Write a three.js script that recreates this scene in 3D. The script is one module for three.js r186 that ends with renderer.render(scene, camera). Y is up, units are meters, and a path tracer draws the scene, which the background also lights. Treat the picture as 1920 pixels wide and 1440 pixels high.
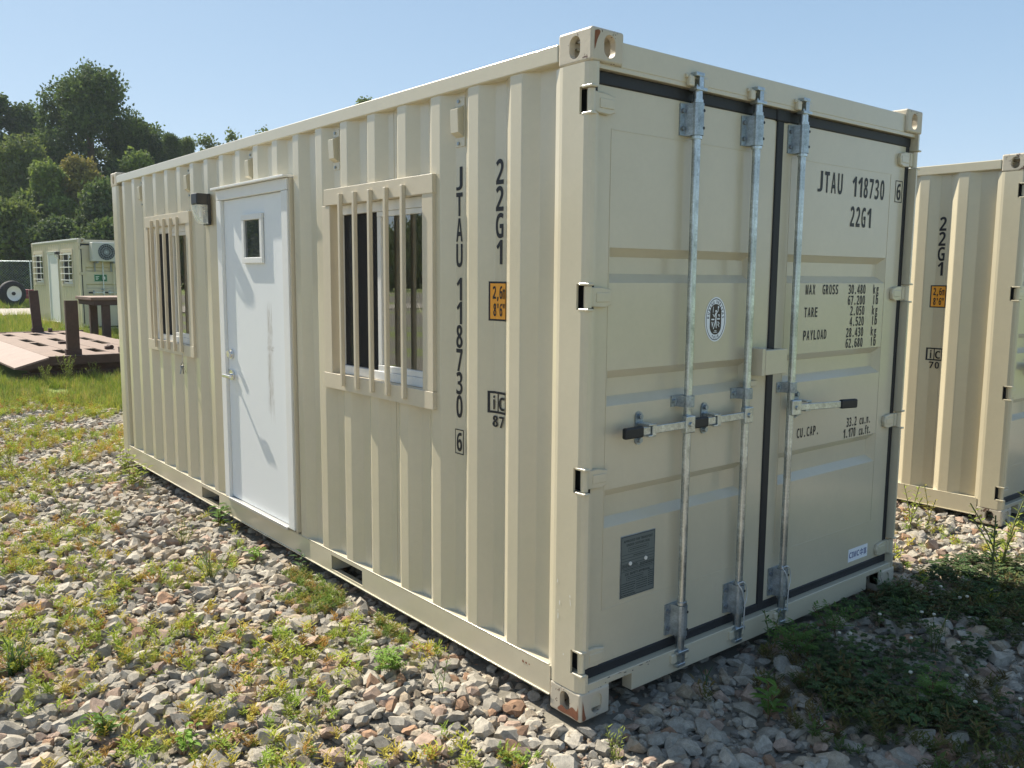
import * as THREE from 'three';
import { mergeGeometries } from 'three/addons/utils/BufferGeometryUtils.js';
import { RoundedBoxGeometry } from 'three/addons/geometries/RoundedBoxGeometry.js';
import { ConvexGeometry } from 'three/addons/geometries/ConvexGeometry.js';
import { FontLoader } from 'three/addons/loaders/FontLoader.js';
import { Brush, Evaluator, SUBTRACTION } from 'three-bvh-csg';

// ---------------------------------------------------------------- camera, sky, sun, exposure
const scene = new THREE.Scene();
const camera = new THREE.PerspectiveCamera(47.78, 4 / 3, 0.05, 2000);
{
  const yaw = 0.687566, pitch = -0.12329, roll = 0.00746;
  camera.position.set(-2.2169, 1.7148, 2.2703);
  camera.lookAt(camera.position.clone().add(new THREE.Vector3(Math.sin(yaw) * Math.cos(pitch), Math.sin(pitch), -Math.cos(yaw) * Math.cos(pitch))));
  camera.rotateZ(roll);
}
const renderer = new THREE.WebGLRenderer({ antialias: true });
renderer.setSize(1024, 768);
renderer.toneMapping = THREE.LinearToneMapping;
renderer.toneMappingExposure = 1.95;
renderer.shadowMap.enabled = true;
const sunDir = new THREE.Vector3(-0.138, 0.95, -1).normalize();
{
  const W = 1024, H = 512, data = new Float32Array(W * H * 4), d = new THREE.Vector3();
  const zen = [0.075, 0.16, 0.36], hor = [0.74, 0.85, 0.91], mid = [0.355, 0.635, 0.95];   // as the picture shows them; divided by the exposure below
  for (let r = 0; r < H; r++) {
    const up = ((r + 0.5) / H - 0.5) * Math.PI, s = Math.sin(Math.max(up, 0));
    for (let c = 0; c < W; c++) {
      const az = ((c + 0.5) / W - 0.5) * 2 * Math.PI;
      d.set(Math.cos(az) * Math.cos(up), Math.sin(up), Math.sin(az) * Math.cos(up));
      const g = Math.acos(THREE.MathUtils.clamp(d.dot(sunDir), -1, 1));
      const haze = Math.exp(-s / 0.13), body = Math.exp(-s / 0.5), glow = 0.42 * Math.exp(-g / 0.66) + 1.2 * Math.exp(-g / 0.09);
      for (let k = 0; k < 3; k++) {
        const clear = zen[k] + (mid[k] - zen[k]) * body;
        data[(r * W + c) * 4 + k] = (clear + (hor[k] - clear) * haze + glow * [1.0, 0.97, 0.9][k]) / renderer.toneMappingExposure;
      }
      data[(r * W + c) * 4 + 3] = 1;
    }
  }
  const sky = new THREE.DataTexture(data, W, H, THREE.RGBAFormat, THREE.FloatType);
  sky.mapping = THREE.EquirectangularReflectionMapping; sky.magFilter = THREE.LinearFilter; sky.needsUpdate = true;
  scene.background = sky; scene.environment = sky;
}
const sun = new THREE.DirectionalLight(new THREE.Color().setRGB(1, 0.93, 0.80), 5);
sun.position.copy(sunDir).multiplyScalar(60); sun.castShadow = true; sun.shadow.mapSize.set(4096, 4096);
Object.assign(sun.shadow.camera, { left: -40, right: 40, top: 40, bottom: -40, near: 1, far: 160 });
scene.add(sun, sun.target);
scene.fog = new THREE.FogExp2(new THREE.Color().setRGB(0.80, 0.89, 0.95), 0.0006);

// ---------------------------------------------------------------- helpers
const rngOf = (a) => () => { a = (a + 0x6d2b79f5) | 0; let t = Math.imul(a ^ (a >>> 15), 1 | a); t = (t + Math.imul(t ^ (t >>> 7), 61 | t)) ^ t; return ((t ^ (t >>> 14)) >>> 0) / 4294967296; };
const taken = new Map();
function numbered(n) { const k = taken.get(n) ?? 0; taken.set(n, k + 1); return k ? n + '_' + String(k).padStart(3, '0') : n; }
const V = (x, y, z) => new THREE.Vector3(x, y, z);
function plain(g) {
  const n = g.index ? g.toNonIndexed() : g;
  for (const k of Object.keys(n.attributes)) if (!['position', 'normal', 'uv'].includes(k)) n.deleteAttribute(k);
  if (!n.attributes.normal) n.computeVertexNormals();
  n.groups = []; n.clearGroups();
  return n;
}
function boxUV(g) {  // uv in metres from the side each face points to
  const p = g.attributes.position, n = g.attributes.normal, uv = new Float32Array(p.count * 2);
  for (let i = 0; i < p.count; i++) {
    const ax = Math.abs(n.getX(i)), ay = Math.abs(n.getY(i)), az = Math.abs(n.getZ(i));
    const [u, v] = ax >= ay && ax >= az ? [p.getZ(i), p.getY(i)] : ay >= az ? [p.getX(i), p.getZ(i)] : [p.getX(i), p.getY(i)];
    uv[i * 2] = u; uv[i * 2 + 1] = v;
  }
  g.setAttribute('uv', new THREE.BufferAttribute(uv, 2));
  return g;
}
const join = (list) => boxUV(mergeGeometries(list.map((g) => { const q = plain(g); q.deleteAttribute('uv'); return q; })));
function obj(name, geos, mat, parent, ud) {
  const g = Array.isArray(geos) ? join(geos) : geos, m = new THREE.Mesh(g, mat);
  m.name = parent ? name : numbered(name); m.castShadow = m.receiveShadow = true;
  if (ud) m.userData = ud;
  (parent ?? scene).add(m);
  return m;
}
function thing(name, label, category, [x, y, z] = [0, 0, 0], turn = 0, group) {
  const o = new THREE.Group(); o.name = numbered(name); scene.add(o);
  o.position.set(x, y, z); o.rotation.y = turn; o.userData = { label, category };
  if (group) o.userData.group = group;
  return o;
}
function part(name, parent) { const o = new THREE.Group(); o.name = name; parent.add(o); return o; }
// boxes by their two corners
const bx = (x0, x1, y0, y1, z0, z1, r = 0.003) => {
  const w = x1 - x0, h = y1 - y0, d = z1 - z0, q = Math.min(r, w * 0.3, h * 0.3, d * 0.3);
  const g = r > 0 ? new RoundedBoxGeometry(w, h, d, 1, q) : new THREE.BoxGeometry(w, h, d);
  return g.translate((x0 + x1) / 2, (y0 + y1) / 2, (z0 + z1) / 2);
};
const cyl = (r0, r1, h, n = 16) => new THREE.CylinderGeometry(r0, r1, h, n);
const vcyl = (x, z, y0, y1, r, n = 16) => cyl(r, r, y1 - y0, n).translate(x, (y0 + y1) / 2, z);
const zcyl = (x, y, z0, z1, r, n = 14) => cyl(r, r, z1 - z0, n).rotateX(Math.PI / 2).translate(x, y, (z0 + z1) / 2);
const xcyl = (y, z, x0, x1, r, n = 14) => cyl(r, r, x1 - x0, n).rotateZ(Math.PI / 2).translate((x0 + x1) / 2, y, z);
function quads(list) {  // list of [a,b,c,d] corner arrays, flat shaded
  const p = [];
  for (const [a, b, c, d] of list) { p.push(...a, ...b, ...c); if (d) p.push(...a, ...c, ...d); }
  const g = new THREE.BufferGeometry(); g.setAttribute('position', new THREE.Float32BufferAttribute(p, 3)); g.computeVertexNormals();
  return g;
}
function extrude(pts, depth, holes = [], bevel = 0) {
  const s = new THREE.Shape(pts.map(([x, y]) => new THREE.Vector2(x, y)));
  for (const h of holes) s.holes.push(new THREE.Path(h.map(([x, y]) => new THREE.Vector2(x, y))));
  return new THREE.ExtrudeGeometry(s, { depth, bevelEnabled: bevel > 0, bevelThickness: bevel, bevelSize: bevel, bevelOffset: -bevel, bevelSegments: 1, curveSegments: 10 });
}
const rect = (x0, x1, y0, y1) => [[x0, y0], [x1, y0], [x1, y1], [x0, y1]];
const tube = (pts, r, n = 12, k = 6) => new THREE.TubeGeometry(new THREE.CatmullRomCurve3(pts.map((p) => V(...p))), n, r, k);

// tiling value noise
function noiseTable(seed, n) { const r = rngOf(seed), t = new Float32Array(n * n); for (let i = 0; i < t.length; i++) t[i] = r(); return t; }
function tileNoise(t, n, x, y) {
  const ix = Math.floor(x), iy = Math.floor(y), fx = x - ix, fy = y - iy, s = fx * fx * (3 - 2 * fx), q = fy * fy * (3 - 2 * fy), w = (a) => ((a % n) + n) % n;
  const a = t[w(iy) * n + w(ix)], b = t[w(iy) * n + w(ix + 1)], c = t[w(iy + 1) * n + w(ix)], d = t[w(iy + 1) * n + w(ix + 1)];
  return a + (b - a) * s + (c - a) * q + (a - b - c + d) * s * q;
}
function fbmMap(N, seed, octaves) {  // octaves: [[cells, weight], ...]; values about 0..1
  const out = new Float32Array(N * N), tot = octaves.reduce((a, o) => a + o[1], 0);
  octaves.forEach(([n, w], k) => {
    const t = noiseTable(seed + k * 17, n);
    for (let y = 0; y < N; y++) for (let x = 0; x < N; x++) out[y * N + x] += (w / tot) * tileNoise(t, n, (x / N) * n, (y / N) * n);
  });
  return out;
}
function texture(N, fn, srgb, rep = 1) {
  const d = new Uint8Array(N * N * 4);
  for (let i = 0; i < N * N; i++) { const c = fn(i, i % N, (i / N) | 0); for (let k = 0; k < 3; k++) d[i * 4 + k] = THREE.MathUtils.clamp(Math.round(c[k] * 255), 0, 255); d[i * 4 + 3] = 255; }
  const t = new THREE.DataTexture(d, N, N); t.magFilter = THREE.LinearFilter; t.wrapS = t.wrapT = THREE.RepeatWrapping; t.repeat.set(rep, rep);
  if (srgb) t.colorSpace = THREE.SRGBColorSpace;
  t.needsUpdate = true; return t;
}
const lin = (r, g, b) => new THREE.Color().setRGB(r, g, b);
const S = (c) => (c <= 0.0031308 ? c * 12.92 : 1.055 * c ** (1 / 2.4) - 0.055);
const std = (o) => new THREE.MeshPhysicalMaterial(o);

// ---------------------------------------------------------------- materials
const nA = fbmMap(512, 3, [[4, 1], [9, 0.8], [23, 0.6], [61, 0.5], [140, 0.4]]), nB = fbmMap(512, 71, [[7, 1], [17, 0.9], [47, 0.8], [120, 0.8], [250, 0.7]]), nC = fbmMap(512, 211, [[120, 1], [250, 1]]);
const paintTone = texture(512, (i) => { const v = 0.965 + (nA[i] - 0.5) * 0.05 + (nC[i] - 0.5) * 0.015; return [v, v * 0.997, v * 0.985]; }, true, 0.62);
const paintBump = texture(512, (i) => { const v = nA[i] * 0.75 + nC[i] * 0.25; return [v, v, v]; }, false, 1.3);
const M = {};
M.paint = std({ color: lin(0.64, 0.575, 0.43), map: paintTone, roughness: 0.36, clearcoat: 0.8, clearcoatRoughness: 0.16, bumpMap: paintBump, bumpScale: 0.0002 });
M.paintB = std({ color: lin(0.64, 0.57, 0.41), map: paintTone, roughness: 0.36, clearcoat: 0.8, clearcoatRoughness: 0.16, bumpMap: paintBump, bumpScale: 0.0002 });
M.trim = std({ color: lin(0.635, 0.56, 0.43), map: paintTone, roughness: 0.4, bumpMap: paintBump, bumpScale: 0.0008 });
const chips = fbmMap(512, 401, [[9, 1], [21, 0.9], [60, 0.7], [130, 0.4]]);
const chipped = (limit) => texture(512, (i) => {
  const c = chips[i], v = 0.95 + (nA[i] - 0.5) * 0.06;
  if (c > limit) { const k = nB[i]; return [S(0.05 + 0.10 * k), S(0.032 + 0.05 * k), S(0.024 + 0.03 * k)]; }
  return [S(0.61) * v, S(0.54) * v, S(0.42) * v];
}, true, 3.1);
M.casting = std({ color: 0xffffff, map: chipped(0.715), roughness: 0.5, bumpMap: paintBump, bumpScale: 0.0012 });
M.castingWorn = std({ color: 0xffffff, map: chipped(0.60), roughness: 0.55, bumpMap: paintBump, bumpScale: 0.0015 });
M.rust = std({ color: 0xffffff, map: texture(512, (i) => { const k = nB[i], q = nA[i]; return [S(0.10 + 0.16 * k + 0.08 * q), S(0.045 + 0.06 * k + 0.02 * q), S(0.028 + 0.028 * k)]; }, true, 2.2), roughness: 0.9, bumpMap: texture(512, (i) => [nB[i], nB[i], nB[i]], false, 3), bumpScale: 0.003 });
const galvTone = texture(512, (i) => { const v = 0.80 + (nB[i] - 0.5) * 0.5 + (nA[i] - 0.5) * 0.2; return [v * 0.97, v, v * 1.02]; }, true, 3);
M.galv = std({ color: lin(0.86, 0.88, 0.88), map: galvTone, metalness: 0.9, roughness: 0.3, bumpMap: paintBump, bumpScale: 0.0006 });
M.galvDark = std({ color: lin(0.62, 0.66, 0.69), map: galvTone, metalness: 0.85, roughness: 0.45 });
M.bolt = std({ color: lin(0.25, 0.27, 0.29), metalness: 0.8, roughness: 0.5 });
M.gasket = std({ color: lin(0.012, 0.013, 0.016), roughness: 0.55, bumpMap: paintBump, bumpScale: 0.001 });
M.grip = std({ color: lin(0.012, 0.013, 0.015), roughness: 0.5 });
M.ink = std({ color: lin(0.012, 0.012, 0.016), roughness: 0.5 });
M.orange = std({ color: lin(0.85, 0.36, 0.03), roughness: 0.45 });
M.white = std({ color: lin(0.80, 0.80, 0.79), map: paintTone, roughness: 0.42, bumpMap: paintBump, bumpScale: 0.0007 });
M.vinyl = std({ color: lin(0.80, 0.80, 0.79), map: paintTone, roughness: 0.35 });
M.glass = std({ color: lin(0.95, 0.97, 0.96), roughness: 0.0, transmission: 1, thickness: 0, ior: 1.95 });
M.tint = std({ color: lin(0.035, 0.04, 0.042), roughness: 0.02, ior: 2.3 });
M.screen = std({ color: lin(0.008, 0.008, 0.009), roughness: 0.8, transparent: true, opacity: 0.85 });
M.chrome = std({ color: lin(0.72, 0.71, 0.69), metalness: 1, roughness: 0.22 });
M.lampBlack = std({ color: lin(0.014, 0.016, 0.022), roughness: 0.38 });
M.lensGlass = std({ color: lin(0.93, 0.95, 0.95), roughness: 0.14, transmission: 0.82, thickness: 0, ior: 1.5 });
M.lampPlate = std({ color: lin(0.5, 0.5, 0.48), roughness: 0.35, metalness: 0.6 });
M.floorPly = std({ color: lin(0.16, 0.10, 0.06), roughness: 0.7 });
M.lining = std({ color: lin(0.10, 0.10, 0.095), roughness: 0.8 });
M.concrete = std({ color: lin(0.3, 0.3, 0.28), roughness: 0.9 });
M.key = std({ color: lin(0.3, 0.29, 0.27), metalness: 0.9, roughness: 0.4 });
M.cable = std({ color: lin(0.62, 0.63, 0.62), metalness: 0.4, roughness: 0.5 });

// ---------------------------------------------------------------- lettering
const fontRegular = await new FontLoader().loadAsync('fonts/droid/droid_sans_regular.typeface.json');
const fontBold = await new FontLoader().loadAsync('fonts/droid/droid_sans_bold.typeface.json');
// letters as flat shapes; each character squeezed into a cell of width cw and cap height h, starting at x = 0, baseline y = 0
const capOf = (font) => { const g = new THREE.ShapeGeometry(font.generateShapes('H', 1)); g.computeBoundingBox(); return g.boundingBox.max.y; };
const CAP = { r: capOf(fontRegular), b: capOf(fontBold) };
function letters(text, h, cw, fill = 0.78, bold = true) {
  const font = bold ? fontBold : fontRegular, k = h / (bold ? CAP.b : CAP.r), list = [];
  [...text].forEach((ch, i) => {
    if (ch === ' ') return;
    const g = new THREE.ShapeGeometry(font.generateShapes(ch, 1), 6); g.computeBoundingBox();
    if (ch === 'J') { g.translate(0, -g.boundingBox.min.y, 0).scale(1, (bold ? CAP.b : CAP.r) / (g.boundingBox.max.y - g.boundingBox.min.y), 1); g.computeBoundingBox(); }
    const b = g.boundingBox, w = b.max.x - b.min.x, narrow = /[1iIl.,'"!j]/.test(ch), sx = narrow ? Math.min(k * 0.8, (cw * fill) / w) : (cw * fill) / w;
    g.translate(-(b.min.x + b.max.x) / 2, 0, 0).scale(sx, k, 1).translate((i + 0.5) * cw, 0, 0);
    list.push(g);
  });
  return list;
}
const onSide = (list, x, y, z) => list.map((g) => g.rotateY(-Math.PI / 2).translate(x, y, z));   // on a wall that faces -x, reading towards +z
const onFront = (list, x, y, z) => list.map((g) => g.translate(x, y, z));                        // on a wall that faces +z
function canvasTex(w, h, draw) {
  const c = document.createElement('canvas'); c.width = w; c.height = h; draw(c.getContext('2d'), w, h);
  const t = new THREE.CanvasTexture(c); t.colorSpace = THREE.SRGBColorSpace; return t;
}
function flatUV(shape, x0, x1, y0, y1) {
  const g = new THREE.ShapeGeometry(shape, 32), p = g.attributes.position, uv = g.attributes.uv;
  for (let i = 0; i < p.count; i++) uv.setXY(i, (p.getX(i) - x0) / (x1 - x0), (p.getY(i) - y0) / (y1 - y0));
  return g;
}
// ---------------------------------------------------------------- steel container pieces (local: door end at z = 0, length to z = -6.058, width x 0..2.438)
const CW = 2.438, CH = 2.591, CL = 6.058, DOOR = -0.045, XO = 0.006, XI = 0.042;
function mirror(g, sx, sy, sz) {
  const q = plain(g.clone()); q.scale(sx, sy, sz);
  if (sx * sy * sz < 0) for (const a of Object.values(q.attributes)) for (let i = 0; i < a.count; i += 3) for (let k = 0; k < a.itemSize; k++) {
    const t = a.array[(i + 1) * a.itemSize + k]; a.array[(i + 1) * a.itemSize + k] = a.array[(i + 2) * a.itemSize + k]; a.array[(i + 2) * a.itemSize + k] = t;
  }
  return q;
}
// corner casting with its three oval holes: outer corner at the origin, body towards +x, -y, -z
const castingGeo = (() => {
  const ev = new Evaluator(); ev.useGroups = false; ev.attributes = ['position', 'normal'];
  const B = (g) => { const q = plain(g); q.deleteAttribute('uv'); const b = new Brush(q); b.updateMatrixWorld(); return b; };
  const oval = (w, h, depth) => {
    const s = new THREE.Shape(), r = w / 2, k = h / 2 - r;
    s.moveTo(r, -k); s.lineTo(r, k); s.absarc(0, k, r, 0, Math.PI); s.lineTo(-r, -k); s.absarc(0, -k, r, Math.PI, 2 * Math.PI);
    return new THREE.ExtrudeGeometry(s, { depth, bevelEnabled: false, curveSegments: 10 }).translate(0, 0, -depth / 2);
  };
  let c = B(new RoundedBoxGeometry(0.162, 0.118, 0.178, 3, 0.011).translate(0.081, -0.059, -0.089));
  c = ev.evaluate(c, B(new THREE.BoxGeometry(0.110, 0.070, 0.126).translate(0.081, -0.059, -0.089)), SUBTRACTION);
  c = ev.evaluate(c, B(oval(0.056, 0.080, 0.06).rotateY(Math.PI / 2).translate(0.0, -0.060, -0.089)), SUBTRACTION);
  c = ev.evaluate(c, B(oval(0.058, 0.080, 0.06).translate(0.088, -0.060, 0.0)), SUBTRACTION);
  c = ev.evaluate(c, B(oval(0.062, 0.110, 0.06).rotateX(Math.PI / 2).translate(0.081, 0.0, -0.089)), SUBTRACTION);
  return c.geometry;
})();
// corrugated sheet: corner list [along, out] turned into a bent profile with small radii
function bends(corners, trim = 0.006) {
  const out = [];
  for (let i = 0; i < corners.length; i++) {
    const [a, b] = corners[i], n = (p, q) => { const dx = q[0] - p[0], dy = q[1] - p[1], l = Math.hypot(dx, dy); return [dy / l, -dx / l, dx / l, dy / l]; };
    const prev = i > 0 && n(corners[i - 1], corners[i]), next = i < corners.length - 1 && n(corners[i], corners[i + 1]);
    if (!prev) out.push([a, b, next[0], next[1]]);
    else if (!next) out.push([a, b, prev[0], prev[1]]);
    else {
      const p = [a - prev[2] * trim, b - prev[3] * trim], q = [a + next[2] * trim, b + next[3] * trim], mx = prev[0] + next[0], my = prev[1] + next[1], l = Math.hypot(mx, my);
      out.push([...p, prev[0], prev[1]], [(p[0] + q[0] + 2 * a) / 4, (p[1] + q[1] + 2 * b) / 4, mx / l, my / l], [...q, next[0], next[1]]);
    }
  }
  return out;
}
function ribCorners(from, to) {  // from > to, both negative, ribs face outwards at XO
  const c = [[from, XI]];
  for (let k = 0; -0.46 - 0.278 * k > to + 0.06; k++) { const o = -0.278 * k; c.push([-0.320 + o, XI], [-0.388 + o, XO], [-0.460 + o, XO], [-0.528 + o, XI]); }
  c.push([to, XI]);
  return c;
}
function sheet(profile, y0, y1, openings, place, flip) {  // place(along, out, y) -> position, dir(na, no) -> normal
  const pos = [], nor = [];
  const cut = (a, b, t) => a.map((v, i) => v + (b[i] - v) * t);
  for (let i = 0; i + 1 < profile.length; i++) {
    const A = profile[i], B = profile[i + 1], ts = new Set([0, 1]);
    for (const o of openings) for (const z of [o[0], o[1]]) { const t = (z - A[0]) / (B[0] - A[0]); if (t > 0.001 && t < 0.999) ts.add(t); }
    const list = [...ts].sort((p, q) => p - q);
    for (let k = 0; k + 1 < list.length; k++) {
      const a = cut(A, B, list[k]), b = cut(A, B, list[k + 1]), m = (a[0] + b[0]) / 2;
      let spans = [[y0, y1]];
      for (const o of openings) if (m > Math.min(o[0], o[1]) && m < Math.max(o[0], o[1])) spans = spans.flatMap(([p, q]) => [[p, Math.min(q, o[2])], [Math.max(p, o[3]), q]].filter(([s, e]) => e - s > 0.001));
      for (const [p, q] of spans) {
        const v = [place(a[0], a[1], p), place(b[0], b[1], p), place(b[0], b[1], q), place(a[0], a[1], q)], n = [place.n(a[2], a[3]), place.n(b[2], b[3])];
        const order = flip ? [0, 2, 1, 0, 3, 2] : [0, 1, 2, 0, 2, 3];
        for (const j of order) { pos.push(...v[j]); nor.push(...n[j === 1 || j === 2 ? 1 : 0]); }
      }
    }
  }
  const g = new THREE.BufferGeometry();
  g.setAttribute('position', new THREE.Float32BufferAttribute(pos, 3)); g.setAttribute('normal', new THREE.Float32BufferAttribute(nor, 3));
  return boxUV(g);
}
function postGeo(y0, y1, cuts, sx, sz, origin) {  // one corner post, split where hinges sit
  const full = [[0.012, 0.198], [0.003, 0.168], [0, 0.150], [0, 0.036], [0.004, 0.018], [0.012, 0.006], [0.024, 0], [0.038, 0], [0.038, 0.05], [0.075, 0.055], [0.075, 0.198]];
  const notch = [[0.012, 0.198], [0.003, 0.168], [0, 0.150], [0, 0.060], [0.010, 0.060], [0.010, 0.105], [0.075, 0.105], [0.075, 0.198]];
  const list = [], seg = (s, a, b) => list.push(extrude(s, b - a).rotateX(-Math.PI / 2).translate(0, a, 0));
  let y = y0;
  for (const c of cuts) { seg(full, y, c - 0.047); seg(notch, c - 0.047, c + 0.047); y = c + 0.047; }
  seg(full, y, y1);
  return list.map((g) => mirror(g, sx, 1, sz).translate(...origin));
}
const HINGES = [0.235, 0.952, 1.642, 2.342];
function makeShell(root, o = {}) {
  const paint = o.paint ?? M.paint, casts = o.casting ?? M.casting;
  for (const [x, sx] of [[0, 1], [CW, -1]]) for (const [z, sz] of [[0, 1], [-CL, -1]]) for (const [y, sy] of [[CH, 1], [0, -1]])
    obj('corner_casting', boxUV(mirror(castingGeo, sx, sy, sz).translate(x, y, z)), casts, root);
  for (const [x, sx] of [[0, 1], [CW, -1]]) {
    obj('corner_post', postGeo(0.118, CH - 0.118, HINGES, sx, 1, [x, 0, 0]), paint, root);
    obj('corner_post', postGeo(0.118, CH - 0.118, [], sx, -1, [x, 0, -CL]), paint, root);
    const X = (a, b, ...r) => (sx > 0 ? bx(a, b, ...r) : bx(CW - b, CW - a, ...r));
    obj('top_side_rail', [X(0.0, 0.062, 2.494, 2.560, -CL + 0.178, -0.178, 0.006)], paint, root);
    const F = [-1.85, -3.88].map((c) => rect(c - 0.172, c + 0.172, 0.070, 0.152));
    const face = extrude(rect(-CL + 0.178, -0.178, 0.052, 0.172), 0.006, sx > 0 ? F : F).rotateY(-Math.PI / 2);   // x' = -extrusion, z' = shape x
    obj('bottom_side_rail', [face.translate(sx > 0 ? 0.008 : CW - 0.002, 0, 0), X(0.002, 0.052, 0.168, 0.176, -CL + 0.19, -0.19, 0.002), X(-0.004, 0.055, 0.050, 0.056, -CL + 0.178, -0.178, 0.001)], paint, root);
    // seam bead where the wall is welded to the rail
    const prof = bends(ribCorners(-0.19, -CL + 0.19)), at = (a, b, y) => [sx > 0 ? b : CW - b, y, a];
    at.n = (na, no) => [sx > 0 ? -no : no, 0, -na];
    obj('side_wall', sheet(prof, 0.174, 2.50, sx > 0 ? o.openings ?? [] : [], at, sx > 0), paint, root);
  }
  for (const z of [-1.385, -4.721]) for (const [a, b] of o.openings ? [[0.176, 1.10], [2.17, 2.494]] : [[0.176, 2.494]]) obj('weld_seam', [bx(XI - 0.0022, XI + 0.001, a, b, z - 0.003, z + 0.003, 0.0008)], paint, root);
  for (const c of [-1.85, -3.88]) obj('fork_pocket', [bx(0.012, CW - 0.012, 0.150, 0.158, c - 0.178, c + 0.178, 0), bx(0.012, CW - 0.012, 0.060, 0.152, c - 0.182, c - 0.176, 0), bx(0.012, CW - 0.012, 0.060, 0.152, c + 0.176, c + 0.182, 0)], paint, root);
  obj('floor', [bx(0.056, CW - 0.056, 0.140, 0.170, -CL + 0.1, -0.09, 0)], M.floorPly, root);
  const roof = [bx(0.06, CW - 0.06, 2.540, 2.546, -CL + 0.12, -0.14, 0)];
  for (let z = -CL + 0.3; z < -0.3; z += 0.209) roof.push(bx(0.12, CW - 0.12, 2.546, 2.560, z, z + 0.09, 0.006));
  obj('roof', roof, paint, root);
  // blank end
  const ends = [[0.07, -0.012]]; for (let k = 0; k < 9; k++) { const a = 0.15 + k * 0.25; ends.push([a, -0.012], [a + 0.06, 0.03], [a + 0.12, 0.03], [a + 0.18, -0.012]); } ends.push([CW - 0.07, -0.012]);
  const at = (a, b, y) => [a, y, -CL + 0.02 + b]; at.n = (na, no) => [na, 0, -Math.abs(no)];
  obj('end_wall', sheet(bends(ends), 0.12, 2.50, [], at, true), paint, root);
  obj('end_rail', [bx(0.162, CW - 0.162, 2.490, 2.560, -CL + 0.004, -CL + 0.07)], paint, root);
  obj('end_rail', [bx(0.162, CW - 0.162, 0.03, 0.14, -CL + 0.004, -CL + 0.07)], paint, root);
}
const GROOVES = [[1.694, 1.826], [1.222, 1.360], [0.740, 0.893]];
function leafGeo(x0, x1, y0, y1, a, b) {  // door leaf with three pressed-in channels
  const z = DOOR, zi = DOOR - 0.034, q = [], P = (x, y, zz) => [x, y, zz], face = (xa, xb, ya, yb, za = z, zb = z) => q.push([P(xa, ya, za), P(xb, ya, za), P(xb, yb, zb), P(xa, yb, zb)]);
  let y = y0;
  for (const [g0, g1] of [...GROOVES].reverse()) {
    face(x0, x1, y, g0); face(x0, a, g0, g1); face(b, x1, g0, g1);
    const s = 0.034, e = 0.035, i0 = g0 + s, i1 = g1 - s;
    face(a + e, b - e, i0, i1, zi, zi);
    q.push([P(a, g0, z), P(b, g0, z), P(b - e, i0, zi), P(a + e, i0, zi)], [P(a + e, i1, zi), P(b - e, i1, zi), P(b, g1, z), P(a, g1, z)]);
    q.push([P(a, g0, z), P(a + e, i0, zi), P(a + e, i1, zi), P(a, g1, z)], [P(b - e, i0, zi), P(b, g0, z), P(b, g1, z), P(b - e, i1, zi)]);
    y = g1;
  }
  face(x0, x1, y, y1);
  const zb = z - 0.045;
  q.push([P(x0, y0, zb), P(x0, y0, z), P(x0, y1, z), P(x0, y1, zb)], [P(x1, y0, z), P(x1, y0, zb), P(x1, y1, zb), P(x1, y1, z)], [P(x0, y1, z), P(x1, y1, z), P(x1, y1, zb), P(x0, y1, zb)], [P(x0, y0, zb), P(x1, y0, zb), P(x1, y0, z), P(x0, y0, z)]);
  q.push([P(x1, y0, zb), P(x0, y0, zb), P(x0, y1, zb), P(x1, y1, zb)]);
  return [quads(q)];
}
const band = (pts, y0, y1, x) => extrude(pts, y1 - y0).rotateX(-Math.PI / 2).translate(x, y0, 0);
function bracketShape(side, zr) {  // plan outline of a bar guide, plate towards side (-1 left, 1 right); shape y = -z
  const p = [[side * 0.061, -DOOR], [side * 0.061, -DOOR - 0.007], [side * 0.035, -DOOR - 0.009], [side * 0.026, -zr]];
  for (let k = 1; k < 8; k++) { const t = (k / 8) * Math.PI; p.push([side * 0.027 * Math.cos(t), -zr - 0.027 * Math.sin(t)]); }
  p.push([-side * 0.027, -zr], [-side * 0.027, -DOOR]);
  return side < 0 ? p : p.reverse();
}
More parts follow.
